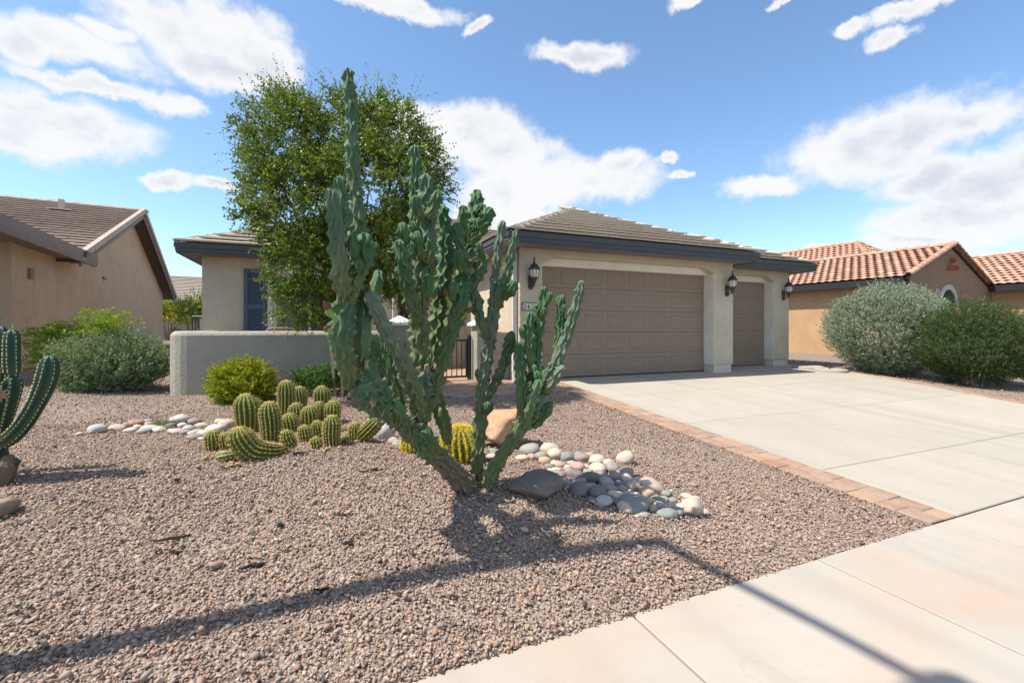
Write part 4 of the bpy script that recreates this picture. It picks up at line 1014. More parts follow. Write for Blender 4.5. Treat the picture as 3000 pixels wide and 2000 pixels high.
    for (x, y, dd) in ((1108,805,-.02),(1075,1058,-.26),(1108,1130,-.22),(1250,1072,-.1),(1225,1080,-.1),(1275,1068,-.1),(1530,1060,-.06),(1545,1105,-.06),(1160,1010,-.24),(1090,1175,-.25),(1530,1120,-.08),(1290,1200,.05)):
        p = atd(x, y, d0+dd-(.0022*max(0, 1384-x) if x < 1400 else 0)); b = MB(); r_ = random.Random(x)
        for i in range(11):
            e = p+np.array([r_.uniform(-.022, .022), r_.uniform(-.02, .02), r_.uniform(-.05, .02)]); m_ = (p+e)/2+np.array([r_.uniform(-.008, .008), r_.uniform(-.008, .008), .004]); s0 = p+np.array([r_.uniform(-.01, .01), 0, r_.uniform(-.01, .01)])
            b.tube([tuple(s0), tuple(m_), tuple(e)], [.003, .005, .001], 4)
        b.to('dried_flower', M_dry, th)
    print('arms', cnt[0], 'base', base)
build_monstrose()

# ------------------------------------------------------------------ torch cactus clump
def m_torch(name, c0, c1, edge, amt=.6, crown=.7):
    m, t, b = newmat(name); v = coords(t); rib = t.add('ShaderNodeAttribute', attribute_name='rib').outputs['Fac']; al = t.add('ShaderNodeAttribute', attribute_name='along').outputs['Fac']
    n = t.noise(14, 5, .6, v)
    col = t.mix(n, c0, c1); col = t.mix(t.math('MULTIPLY', t.ramp(rib, [(.55, 0), (.95, 1)]), amt), col, edge)
    col = t.mix(t.math('MULTIPLY', t.ramp(al, [(0, 1), (.3, 0)]), .4), col, (.16, .14, .06)); col = t.mix(t.math('MULTIPLY', t.ramp(al, [(.93, 0), (1, 1)]), crown), col, (.50, .34, .07))
    setc(t, b, col, .5, .3, n, .1, .004); return m
M_torch = m_torch('torch_skin', (.036, .078, .010), (.075, .118, .015), (.27, .24, .04))
M_spine = m_plain('yellow_spine', (.66, .44, .14), .6, .2, .25, 60)
M_areole = m_plain('areole_felt', (.72, .60, .33), .9, .1, .1, 60)
def spines(fr, nrib, step, Lsp, rs, tuft=5, dot=.006, start=.1, rel=1.0, wn=.0017):
    """little tufts along every rib: a felt pad and fine needles; two vertex sets"""
    P, T, U, W, Rr, tw, s = fr; n = len(P); L = s[-1]; Vd, Fd, Vn, Fn = [], [], [], []
    si = np.arange(L*start, L*.995, step)
    for k in range(nrib):
        for q in si:
            q = q+rs.uniform(-.1, .1)*step; i = min(n-1, int(q/L*(n-1)))
            a = 2*math.pi*k/nrib+tw[i]; o = U[i]*math.cos(a)+W[i]*math.sin(a); p = P[i]+o*Rr[i]*rel
            o2 = nrm(o+T[i]*(.9 if i > n*.93 else .15)); b = len(Vd); e1 = T[i]; e2 = np.cross(o2, e1); dd = dot
            Vd += [p+e1*dd*1.2, p+e2*dd*.8, p-e1*dd*1.2, p-e2*dd*.8, p+o2*dd*.9, p-o2*dd*.9]
            Fd += [(b, b+1, b+4), (b+1, b+2, b+4), (b+2, b+3, b+4), (b+3, b, b+4)]
            for j in range(tuft):
                dv = nrm(o2+rs.normal(0, .75, 3)); l = Lsp*rs.uniform(.6, 1.3); b = len(Vn); w = nrm(np.cross(dv, rs.normal(0, 1, 3)))*wn
                Vn += [p+w, p-w, p+dv*l]; Fn.append((b, b+1, b+2))
    return np.array(Vd), np.array(Fd), np.array(Vn), np.array(Fn)
def spiny(parent, rows, nrib, rs, mat, per=6, step=.014, groove=.22, sp=dict(step=.026, Lsp=.023, tuft=6), name='stem', rel=.94, root=.8):
    V, Fc, top, n, K, rib, t, fr = sweep(rows, nrib, per, step, rs, 'torch', groove=groove, root_taper=root)
    me = cactus_mesh(name, V-ORG[parent], Fc, top, n, K, rib, t); o = link(name, me, mat, parent)
    fr = fr
    Vd, Fd, Vn, Fn = spines(fr, nrib, rs=rs, rel=rel, **{k: v for k, v in sp.items() if k != 'rs'})
    a = O('areoles', Vd-ORG[parent], Fd, M_areole, o, local=True); a['kind'] = 'stuff'
    b = O('spines', Vn-ORG[parent], Fn, M_spine, o, local=True); b['kind'] = 'stuff'
    return o
def build_torch():
    c = hit(850, 1335); th = thing('torch_cactus', tuple(c), 'clump of short ribbed green cactus stems with golden spines', 'cactus')
    rs = np.random.default_rng(5)
    def q(zx, zy): return 550+zx*600/2352, 1050+zy*400/1568       # read off the enlarged photograph
    # base x, base y, top x, top y, width (enlarged pixels)
    stems = [(700,860,660,395,265),(960,960,930,485,225),(810,700,770,455,150),(1130,690,1130,240,190),(1290,620,1285,310,150),(1260,760,1240,500,170),
             (1200,850,1150,620,190),(1400,800,1400,530,195),(1520,760,1510,485,140),(1545,580,1540,305,185),(1670,760,1665,475,185),(1500,930,1490,700,145),
             (1360,960,1335,750,155),(1480,1045,1470,885,130),(1665,1010,1655,640,195),(1800,980,1805,870,95),(1810,850,1795,775,90),(1920,960,1920,725,150),
             (300,1060,290,815,195),(430,1060,410,850,120)]
    for (bx, by, tx, ty, w) in stems:
        p0, p1 = q(bx, by), q(tx, ty)
        g = hit(p0[0], p0[1]-6 if by < 900 else p0[1]-2); d = depth(g)
        k = d/F; w_ = w*600/2352
        a = np.array(g)-np.array([0, 0, .06]); h = (p0[1]-p1[1])*k
        top = atd(p1[0], p1[1], d+.0); top[:2] = atd(p1[0], p1[1], d)[:2]
        r = w_*.5*k*1.06; mid = (a+top)/2+np.array([rs.uniform(-.01, .01), 0, 0])
        spiny(th, [(*a, r*.82), (*mid, r), (*(a*.25+top*.75), r*.98), (*top, r*.72)], 15 if w > 140 else 12, rs, M_torch)
    # big one lying out of the clump and curling up
    g = hit(*q(900, 1130)); d = depth(g); k = d/F*600/2352
    P = lambda zx, zy, w, dd: (*atd(*q(zx, zy), d+dd), w*.5*k)
    spiny(th, [P(1120,1030,150,.16), P(1000,1075,215,.06), P(880,1085,265,-.02), P(740,1060,295,-.08), P(640,960,290,-.11), P(590,860,265,-.12), P(580,775,210,-.12)], 16, rs, M_torch)
    spiny(th, [P(1220,990,100,.12), P(1180,960,150,.05), P(1140,900,150,.02), P(1135,805,125,.02)], 13, rs, M_torch)
    # stem sprawling to the right
    g = hit(*q(1990, 960)); d = depth(g); k = d/F*600/2352
    spiny(th, [P(1960,930,120,.05), P(2020,870,190,.02), P(2110,790,200,0), P(2180,720,170,0), P(2210,690,120,0)], 14, rs, M_torch)
    # fallen, dried end
    g = hit(*q(400, 1190)); d = depth(g); k = d/F*600/2352
    spiny(th, [P(540,1095,120,.03), P(430,1120,150,0), P(330,1140,140,0)], 9, rs, m_torch('torch_dry_skin', (.13, .16, .045), (.20, .21, .075), (.26, .23, .11)))
    for (zx, zy) in ((1560, 1070), (1890, 985), (250, 1160), (430, 1270), (520, 1250)):
        p = hit(*q(zx, zy)); b = MB(); r_ = random.Random(zx)
        for i in range(9):
            e = p+np.array([r_.uniform(-.07, .07), r_.uniform(-.05, .05), r_.uniform(.0, .05)]); b.tube([tuple(p+np.array([0, 0, .005])), tuple((p+e)/2+np.array([0, 0, .015])), tuple(e)], [.008, .015, .003], 5)
        b.to('dried_husk', M_dry, th)
build_torch()
def build_barrel():
    g = hit(1352, 1352); th = thing('barrel_cactus', tuple(g), 'round golden barrel cactus covered in yellow spines behind the leaning trunk', 'cactus')
    rs = np.random.default_rng(3); d = depth(g)
    a = atd(1350, 1356, d); t_ = atd(1350, 1243, d); r = 60*d/F
    gm = m_torch('barrel_skin', (.06, .10, .015), (.10, .14, .025), (.40, .34, .06))
    spiny(th, [(*a, r*.75), (*(a*.75+t_*.25), r), (*(a*.45+t_*.55), r*1.02), (*(a*.12+t_*.88), r*.7), (*t_, r*.4)], 20, rs, gm, 5, .012, .2, dict(step=.014, Lsp=.034, tuft=13, dot=.004, wn=.0021), rel=.95)
    g2 = hit(1205, 1325); d = depth(g2); a = atd(1205, 1330, d); t_ = atd(1205, 1275, d); r = 32*d/F
    th2 = thing('barrel_cactus', tuple(g2), 'small golden barrel cactus half hidden under the leaning cactus trunk', 'cactus')
    spiny(th2, [(*a, r*.7), (*((a+t_)/2), r), (*t_, r*.5)], 16, rs, gm, 5, .012, .2, dict(step=.014, Lsp=.03, tuft=13, dot=.004, wn=.0021), rel=.95)
    global M_spine
    for o in list(th.children)+list(th2.children):
        for c in o.children:
            if c.name.startswith('spines'): c.data.materials.clear(); c.data.materials.append(MATS['barrel_spine'])
m_plain('barrel_spine', (.80, .60, .05), .6, .2, .15, 60)
build_barrel()
def build_leftcactus():
    g = hit(8, 1402); d0 = depth(g); th = thing('columnar_cactus', tuple(g), 'dark green fluted columnar cactus with white dotted ribs at the left edge', 'cactus')
    rs = np.random.default_rng(9); q = lambda x, y: (x*260/679, 940+y*600/1568)
    M_cer = m_torch('cereus_skin', (.014, .048, .030), (.028, .072, .042), (.06, .10, .055), .5, 0)
    P = lambda x, y, w, dd: (*atd(*q(x, y), d0+dd), w*260/679*.5*d0/F*.98)
    sp = dict(step=.026, Lsp=.006, tuft=3, dot=.0065, start=.05)
    kw = dict(groove=.36, per=8, sp=sp, rel=.95, root=1)
    spiny(th, [P(10,1230,150,0), P(0,1100,150,0), P(-15,980,130,0), P(0,900,120,0)], 6, rs, M_cer, **kw)
    spiny(th, [P(-10,950,110,0), P(15,830,105,0), P(50,700,118,0), P(85,560,128,0), P(100,470,128,0), P(100,412,100,0)], 6, rs, M_cer, **kw)
    spiny(th, [P(98,430,70,0), P(94,370,104,0), P(92,250,106,0), P(94,140,104,0), P(96,62,80,0)], 6, rs, M_cer, **kw)
    spiny(th, [P(-30,940,130,-.03), P(70,900,120,-.03), P(180,790,120,-.03), P(270,650,118,-.03), P(340,500,136,-.03), P(372,390,138,-.03), P(385,262,104,-.03)], 6, rs, M_cer, **kw)
    spiny(th, [P(-80,900,110,.1), P(-50,600,110,.1), P(-10,380,110,.1), P(5,200,108,.1), P(10,36,86,.1)], 6, rs, M_cer, **kw)
    spiny(th, [P(-110,950,120,-.12), P(-190,700,120,-.18), P(-230,420,125,-.2), P(-235,150,100,-.2)], 6, rs, M_cer, **kw)
    spiny(th, [P(60,1110,60,-.08), P(110,1085,74,-.1), P(150,1062,60,-.1)], 5, rs, M_cer, **kw)
    c = atd(2, 1155, d0-.1); b = MB(); 
    for i in range(9):
        a = i*.7; b.tube([tuple(c), tuple(c+np.array([.03*math.cos(a), -.015, .03*math.sin(a)])), tuple(c+np.array([.06*math.cos(a), -.01, .06*math.sin(a)]))], [.006, .012, .002], 5)
    b.to('flower', M_dry, th)
    s = atd(q(30, 1120)[0], q(30, 1120)[1], d0-.12); MB().tube([tuple(s+np.array([-.05, 0, -.22])), tuple(s+np.array([-.02, 0, -.1])), tuple(s+np.array([.03, -.01, .02])), tuple(s+np.array([.035, -.01, .09]))], [.09, .075, .06, .03], 9).to('dead_stump', M_twig, th)
    tip = atd(40, 960, d0); MB().tube([tuple(tip), tuple(tip+np.array([0, 0, .03]))], [.012, .006], 7).to('flower_bud', M_budg, th)
build_leftcactus()
# ------------------------------------------------------------------ foliage
def leaf_quads(P, D, ln, wd, rs, lift=.3):
    """diamond leaves at P pointing along D"""
    N = len(P); D = nrm(D); r = nrm(np.cross(D, rs.normal(0, 1, (N, 3))+np.array([0, 0, .0]))); ln = np.broadcast_to(ln, (N,))[:, None]; wd = np.broadcast_to(wd, (N,))[:, None]
    nn = np.cross(D, r)
    V = np.stack([P, P+D*ln*.5+r*wd*.5+nn*ln*.06, P+D*ln, P+D*ln*.5-r*wd*.5+nn*ln*.06], 1).reshape(-1, 3)
    return V, np.arange(N*4).reshape(N, 4)
def sprig_foliage(B, D, L, m, ln, wd, rs, spread=.9, droop=0.0, bias=None):
    """m leaves along each of the twigs B + t*D*L"""
    T = len(B); t = np.clip((np.arange(m)[None, :]+rs.uniform(-.4, .4, (T, m)))/m, 0, 1.0)
    L = np.broadcast_to(L, (T,))
    P = B[:, None]+D[:, None]*(L[:, None]*t)[..., None]; P[..., 2] -= droop*(L[:, None]*t)**2
    dirs = D[:, None]*.7+rs.normal(0, spread, (T, m, 3)); P = P.reshape(-1, 3); dirs = dirs.reshape(-1, 3)
    N = len(P); f = rs.uniform(.7, 1.25, N)
    V, Fc = leaf_quads(P, dirs, ln*f, wd*f, rs)
    tw = np.repeat(rs.uniform(0, 1, T), m) if bias is None else np.repeat(bias, m)
    a = np.clip(.5*tw+.3*rs.uniform(0, 1, N)+.25*t.ravel()-.02, 0, 1)
    return V, Fc, np.repeat(a, 4)
def sphere_pts(n, rs): return nrm(rs.normal(0, 1, (n, 3)))
M_tleaf = m_leaf('tree_leaf', (.05, .088, .014), (.13, .185, .028), (.28, .32, .05), .33, .45, .35)
M_sage = m_leaf('sage_leaf', (.165, .20, .135), (.255, .30, .215), (.38, .42, .33), .2, .8, .1)
M_sageg = m_leaf('sage_leaf_green', (.115, .165, .085), (.20, .265, .145), (.34, .40, .26), .22, .75, .12)
M_ygreen = m_leaf('yellow_green_leaf', (.11, .165, .012), (.25, .29, .015), (.50, .44, .025), .32, .5, .3)
M_fern = m_leaf('feather_leaf', (.11, .18, .015), (.21, .30, .02), (.36, .42, .03), .35, .5, .3)
M_green = m_leaf('shrub_leaf', (.04, .09, .02), (.075, .15, .03), (.15, .22, .05), .25, .5, .3)
M_dgreen = m_leaf('bush_leaf', (.035, .065, .022), (.065, .11, .035), (.15, .19, .075), .25, .6, .25)
M_red = m_leaf('red_bloom', (.42, .06, .05), (.55, .12, .09), (.6, .22, .15), .2, .6, .2)
M_yel = m_leaf('yellow_bloom', (.75, .48, .02), (.82, .58, .03), (.85, .66, .10), .2, .6, .2)

def build_tree():
    g = hit(1030, 1168); d0 = depth(g); th = thing('shade_tree', tuple(g), 'small dense evergreen tree with airy top in front of the courtyard wall', 'tree')
    rs = np.random.default_rng(21); k = d0/F
    ell = [(860,430,140,150,0,1.0),(1000,390,150,110,.1,1.0),(1170,410,110,95,0,.8),(1215,530,110,120,0,.9),(1080,560,200,150,-.2,1.1),(880,600,165,150,-.1,1.1),
           (905,770,120,120,-.2,.8),(1010,770,140,130,0,.9),(1150,740,130,130,.1,.9),(905,890,95,65,-.3,.55),(1210,830,70,70,.1,.6),(775,450,55,75,.1,.5),(865,325,70,45,0,.5),(1080,335,90,45,0,.5),(775,570,55,70,0,.5),(740,640,50,30,-.1,.3)]
    wt = np.array([rx*ry*1.0 for (_, _, rx, ry, _, _) in ell]); wt = wt/wt.sum()
    T = 9800; idx = rs.choice(len(ell), T, p=wt); B = np.zeros((T, 3)); Dn = np.zeros((T, 3))
    o = sphere_pts(T, rs); rad = rs.uniform(.35, 1.0, T)**.6
    right = np.array([cY, -sY, 0]); fwd = np.array([sY, cY, 0])
    for i, (px, py, rx, ry, dd, rd) in enumerate(ell):
        m = idx == i; c = atd(px, py, d0+dd)
        off = o[m]*rad[m][:, None]
        B[m] = c+right*(off[:, :1]*rx*k)+fwd*(off[:, 1:2]*rd)+np.array([0, 0, 1.])*(off[:, 2:]*ry*k); Dn[m] = right*o[m][:, :1]+fwd*o[m][:, 1:2]+np.array([0, 0, 1.])*o[m][:, 2:]
    # gather the sprigs into boughs so that light and dark clumps and gaps form
    ctr = B[rs.choice(T, 420, replace=False)]; near = np.array([np.argmin(((ctr-b_)**2).sum(1)) for b_ in B]); B = B+(ctr[near]-B)*rs.uniform(.15, .5, (T, 1))
    Dn = nrm(Dn*.8+rs.normal(0, .5, (T, 3))+np.array([0, 0, .15]))
    V, Fc, a = sprig_foliage(B, Dn, rs.uniform(.12, .30, T), 14, .044, .025, rs, .9, .5)
    # thin wayward shoots that break the outline
    S = 420; ii = rs.choice(T, S, p=(w_ := (.15+np.clip(B[:, 2]-3.2, 0, 9)**1.5))/w_.sum()); z = B[ii][:, 2]; Bs = B[ii]; Ds = nrm(Dn[ii]*.6+rs.normal(0, .3, (S, 3))+np.array([0, 0, .5])[None]*np.where(z > 3.3, 1, -.2)[:, None])
    V2, F2, a2 = sprig_foliage(Bs, Ds, rs.uniform(.35, .8, S), 16, .038, .017, rs, .7, .3)
    O('crown', np.vstack([V, V2])-0, np.vstack([Fc, F2+len(V)]), M_tleaf, th, attrs=dict(rnd=np.concatenate([a, a2])))
    base = np.array(g)-np.array([0, 0, .1]); fork = atd(1045, 960, d0); top = atd(1010, 520, d0)
    MB().tube([tuple(base), tuple((base+fork)/2+np.array([.03, 0, 0])), tuple(fork), tuple((fork+top)/2), tuple(top)], [.085, .075, .068, .05, .015], 10).to('trunk', M_bark, th, smooth=True)
    for (px, py, rx, ry, dd, rd) in ell:
        e = atd(px, py, d0+dd); f = fork+(top-fork)*rs.uniform(.0, .55); md = (f+e)/2+rs.normal(0, .08, 3)
        MB().tube([tuple(f), tuple(md), tuple(e)], [.038, .025, .008], 7).to('limb', M_bark, th, smooth=True)
    tw = MB()
    for i in rs.choice(T, 260, replace=False):
        e = B[i]+Dn[i]*.25; s_ = B[i]-Dn[i]*.2; tw.tube([tuple(s_), tuple(e)], [.006, .002], 4, False)
    tw.to('twigs', M_twig, th)['kind'] = 'stuff'
    # two planting stakes
    for (px, py, tx, ty, lab) in ((984,1158,966,968,'taller peeled wooden planting stake left of the tree trunk'), (1003,1160,1002,1090,'shorter wooden planting stake close beside the tree trunk')):
        b = hit(px, py); d = depth(b); t_ = atd(tx, ty, d); a_ = np.array(b)-np.array([0, 0, .15])
        s_ = MB().tube([tuple(a_), tuple((a_*.5+t_*.5)+np.array([.004, 0, 0])), tuple(t_)], [.026, .026, .024], 10).to('wooden_stake', M_wood)
        tag(s_, lab, 'stake', 'stakes of the young tree')
build_tree()

def shrub(name, g, rad, T, m, ln, wd, mat, label, rs, lift=.5, up=.5, sprig=(.10, .22), inner=.55, stems=9, cat='shrub', bloom=None, noise=.12, group=None, base_r=.12, flat_bottom=.25, skirt=1.0):
    """a bush of leafy sprigs over an uneven ellipsoid, with bare stems below"""
    th = thing(name, tuple(g), label, cat, group); g = np.array(g); rad = np.array(rad, float)
    c = g+np.array([0, 0, rad[2]*lift+0])
    o = sphere_pts(T, rs); o[:, 2] = np.where(o[:, 2] < -flat_bottom, -o[:, 2]*rs.uniform(0, 1, T)*.9-.0, o[:, 2])
    bump = 1+noise*(np.sin(o[:, 0]*5+1.3)*np.sin(o[:, 1]*4.3+.4)+.8*np.sin(o[:, 2]*7+o[:, 0]*4)+.7*np.sin(o[:, 0]*11+o[:, 1]*9))
    r = (rs.uniform(inner**2, 1, T)**.5)*bump
    below = np.clip(-o[:, 2], 0, 1); sc_ = np.stack([1-below*(1-skirt), 1-below*(1-skirt), np.ones(T)], 1)
    B = c+o*rad*r[:, None]*sc_; B[:, 2] = np.maximum(B[:, 2], g[2]+.03)
    D = nrm(o*rad/rad.max()+rs.normal(0, .25, (T, 3))+np.array([0, 0, up]))
    V, Fc, a = sprig_foliage(B, D, rs.uniform(*sprig, T), m, ln, wd, rs, .75)
    O('foliage', V, Fc, mat, th, attrs=dict(rnd=a))
    for i in range(stems):
        an = 6.28*i/stems+rs.uniform(-.3, .3); e = c+np.array([math.cos(an)*rad[0]*.6, math.sin(an)*rad[1]*.6, rad[2]*rs.uniform(-.1, .6)]); s_ = g+np.array([math.cos(an)*base_r, math.sin(an)*base_r, -.05])
        MB().tube([tuple(s_), tuple((s_+e)/2+np.array([math.cos(an), math.sin(an), 0])*-.05), tuple(e)], [.02, .015, .005], 6).to('stem', M_twig, th)
    if bloom:
        mat_b, nb, size, where = bloom; sel = rs.choice(np.where(where(o))[0], nb); P = B[sel]+D[sel]*.2
        P = np.repeat(P, 8, 0)+rs.normal(0, size*.9, (nb*8, 3)); V, Fc = leaf_quads(P, rs.normal(0, 1, (nb*8, 3))+np.array([0, 0, .6]), size*1.3, size*.8, rs)
        b = O('blossom', V, Fc, mat_b, th, attrs=dict(rnd=np.repeat(rs.uniform(0, 1, nb*8), 4))); b['kind'] = 'stuff'
    return th
def build_shrubs():
    rs = np.random.default_rng(31)
    def at(px, py): g = hit(px, py); return g, depth(g)/F
    # right: silver sage and red-tipped bush
    g, k = at(2600, 1093); shrub('silver_sage_bush', g, (160*k, 150*k, 136*k), 11500, 13, .042, .018, M_sage, 'big rounded silver-green sage bush right of the driveway', rs, .86, .75, (.08, .24), .6, 12, flat_bottom=.95, noise=.045, skirt=.62, base_r=.2)
    g, k = at(2855, 1128); shrub('red_flowered_bush', g, (142*k, 134*k, 122*k), 9500, 14, .036, .012, M_dgreen, 'dark green fine-leaved bush with red flower tips at the right edge', rs, .90, .7, (.10, .30), .62, 22, bloom=(M_red, 55, .022, lambda o: o[:, 2] > .55), noise=.06, flat_bottom=.85, skirt=.5, base_r=.22)
    g, k = at(3035, 1135); shrub('clipped_shrub', g, (52*k, 50*k, 38*k), 700, 10, .035, .018, M_ygreen, 'low bright green shrub cut off by the right edge', rs, .8, .4, (.05, .1))
    g, k = at(2740, 1085); shrub('small_shrub', g, (30*k, 30*k, 22*k), 240, 9, .04, .018, M_dgreen, 'tiny dark shrub in the gap behind the two big bushes', rs, .7, .4, (.05, .12))
    # left: sage and feathery cassia
    g, k = at(330, 1140); shrub('sage_bush', g, (136*k, 115*k, 92*k), 3900, 13, .036, .017, M_sageg, 'spreading grey-green sage bush in front of the tan gable wall', rs, .68, .7, (.10, .24), .5, 10, flat_bottom=.9, noise=.07, skirt=.8)
    g, k = at(235, 1138)
    b = np.array(g)+np.array([0, .5, 0]); th = thing('feathery_shrub', tuple(b), 'yellow-green feathery shrub poking out behind the sage bush', 'shrub')
    Vs, Fs, As, n0 = [], [], [], 0
    for (px, py, L) in ((120,972,.5),(150,990,.5),(178,965,.55),(205,985,.5),(225,970,.5),(110,1010,.5),(160,1030,.5),(210,1040,.5),(300,935,.55),(325,928,.5),(285,960,.5),(190,1110,.4),(180,1135,.4),(200,1085,.4),(265,985,.5),(130,1050,.45),(320,955,.5),(185,1065,.4)):
        d = depth(b); e = atd(px, py, d+rs.uniform(-.3, .2)); T = 46
        st = b+np.array([rs.uniform(-.1, .1), 0, .05])
        MB().tube([tuple(st), tuple((st*.4+e*.6)+np.array([0, 0, .08])), tuple(e)], [.012, .008, .003], 5).to('stem', M_twig, th)
        Bp = e+rs.normal(0, .14, (T, 3))*np.array([1, 1, .55]); D = nrm(rs.normal(0, 1, (T, 3))*np.array([1, 1, .4]))
        V, Fc, a = sprig_foliage(Bp, D, .20, 22, .040, .016, rs, .5, .6); Vs.append(V); Fs.append(Fc+n0); As.append(a); n0 += len(V)
    O('foliage', np.vstack(Vs), np.vstack(Fs), M_fern, th, attrs=dict(rnd=np.concatenate(As)))
    # along the courtyard wall
    g, k = at(712, 1172); shrub('yellow_green_shrub', g, (80*k, 76*k, 64*k), 1700, 16, .040, .014, M_ygreen, 'bright yellow-green rounded shrub against the courtyard wall', rs, .70, .45, (.07, .16), .45, 8, flat_bottom=.9, noise=.08, skirt=.85)
    g, k = at(940, 1152); shrub('green_shrub', g, (82*k, 70*k, 40*k), 900, 15, .040, .014, M_green, 'low green shrub behind the ribbed cactus clump beside the stakes', rs, .80, .45, (.07, .15), .5, 8, flat_bottom=.5)
    g, k = at(1120, 1140); shrub('grey_sage_shrub', g, (88*k, 70*k, 78*k), 1100, 13, .030, .014, M_sageg, 'soft grey-green sage shrub half hidden behind the columnar cactus arms', rs, .85, .7, (.10, .2), .55, 8, flat_bottom=.5)
    g, k = at(478, 1252); 
    th = thing('grass_tuft', tuple(g), 'small wispy green weed tuft beside the left river stones', 'plant'); N = 260
    P = np.array(g)+rs.normal(0, .05, (N, 3))*np.array([1.3, 1, 0]); D = nrm(rs.normal(0, .45, (N, 3))+np.array([0, 0, 1])); V, Fc = leaf_quads(P, D, rs.uniform(.06, .15, N), .006, rs)
    O('blades', V, Fc, M_sageg, th, attrs=dict(rnd=np.repeat(rs.uniform(0, 1, N), 4)))
    # far side yard
    def far(px, py, d): p = atd(px, py, d); return np.array([p[0], p[1], tz(p[0], p[1])])
    g = far(495, 985, 27); k = 27/F; g[2] = atd(495, 992, 27)[2]
    shrub('citrus_tree', g, (42*k, 42*k, 62*k), 900, 14, .07, .04, M_ygreen, 'bright green leafy bush beyond the side yard left of the yellow flowers', rs, .95, .3, (.15, .3), .5)
    g = far(562, 975, 26); k = 26/F; g[2] = atd(562, 985, 26)[2]
    shrub('yellow_flower_bush', g, (48*k, 40*k, 62*k), 900, 13, .06, .03, M_green, 'green bush full of yellow flowers at the corner of the house', rs, 1.0, .3, (.15, .3), .5, bloom=(M_yel, 120, .05, lambda o: (o[:, 2] > -.3)))
    g = far(600, 985, 31); k = 31/F; shrub('background_bush', g, (60*k, 60*k, 72*k), 700, 12, .09, .05, M_green, 'tall green bush behind the yellow flowering one', rs, .9, .3, (.15, .3), .5)
    pt = atd(515, 1000, 22); pz = atd(515, 995, 22)[2]
    po = thing('flower_pot', (pt[0], pt[1], pz), 'terracotta pot with red flowers at the end of the side yard', 'pot')
    MB().lathe([(.17, 0), (.24, .24), (.27, .25), (.27, .30), (.23, .30), (.20, .22)], (pt[0], pt[1], pz), 18).to('pot', M_clayd, po)
    N = 260; P = np.array([pt[0], pt[1], pz+.38])+rs.normal(0, .11, (N, 3)); V, Fc = leaf_quads(P, rs.normal(0, 1, (N, 3)), .07, .04, rs)
    O('flowers', V[:400], Fc[:100], M_red, po, attrs=dict(rnd=np.repeat(rs.uniform(0, 1, 100), 4))); O('foliage', V[400:], Fc[100:]-400, M_green, po, attrs=dict(rnd=np.repeat(rs.uniform(0, 1, 160), 4)))
    gt = thing('side_gate', tuple(far(578, 985, 15.5)), 'dark iron side gate beside the left corner of the house', 'gate'); p0 = atd(563, 985, 15.5); zb = p0[2]
    r = np.array([cY, -sY, 0])
    for i in range(9): p = p0+r*i*.11; MB().tube([(p[0], p[1], zb-.1), (p[0], p[1], zb+.75)], .012, 5).to('bar', M_black, gt)
    for z in (.0, .68): MB().tube([tuple(p0+np.array([0, 0, z])), tuple(p0+r*.9+np.array([0, 0, z]))], .02, 5).to('rail', M_black, gt)
build_shrubs()

# ------------------------------------------------------------------ stones
def ico(sub):
    bm = bmesh.new(); bmesh.ops.create_icosphere(bm, subdivisions=sub, radius=1); V = np.array([v.co[:] for v in bm.verts]); Fc = np.array([[v.index for v in f.verts] for f in bm.faces]); bm.free(); return V, Fc
ICO3, ICO1, ICO2 = ico(3), ico(1), ico(2)
def wob(V, rs, amp, freq):
    out = np.zeros(len(V))
    for i in range(5):
        k = rs.normal(0, freq*(1+.5*i), 3); out += amp/(1+i)*np.sin(V@k+rs.uniform(0, 6.28))
    return out
COLS = {'cream': ((.60,.50,.37),(.50,.41,.30)), 'white': ((.66,.60,.52),(.54,.48,.41)), 'pink': ((.45,.28,.22),(.36,.22,.18)), 'pale pink': ((.56,.42,.34),(.47,.35,.28)), 'grey': ((.30,.285,.26),(.23,.22,.205)),
        'grey-green': ((.20,.225,.205),(.15,.175,.16)), 'slate': ((.10,.115,.13),(.075,.085,.095)), 'mauve': ((.27,.20,.19),(.21,.155,.15)), 'tan': ((.46,.33,.20),(.38,.27,.165)), 'olive': ((.27,.25,.19),(.21,.195,.15)),
        'dark brown': ((.10,.085,.07),(.07,.06,.05)), 'blue-grey': ((.27,.29,.30),(.21,.225,.235)), 'terracotta': ((.38,.17,.10),(.31,.14,.085)), 'red-brown': ((.22,.095,.075),(.17,.075,.06)), 'pale grey': ((.47,.44,.40),(.39,.365,.33))}
COLS = {c: tuple(tuple(.76*v+.24*w for v, w in zip(q, (.40, .355, .30))) for q in ab) for c, ab in COLS.items()}     # a film of desert dust
ROCKM = {c: m_rock('stone_'+c.replace(' ', '_').replace('-', '_'), a, b, 22, .25) for c, (a, b) in COLS.items()}
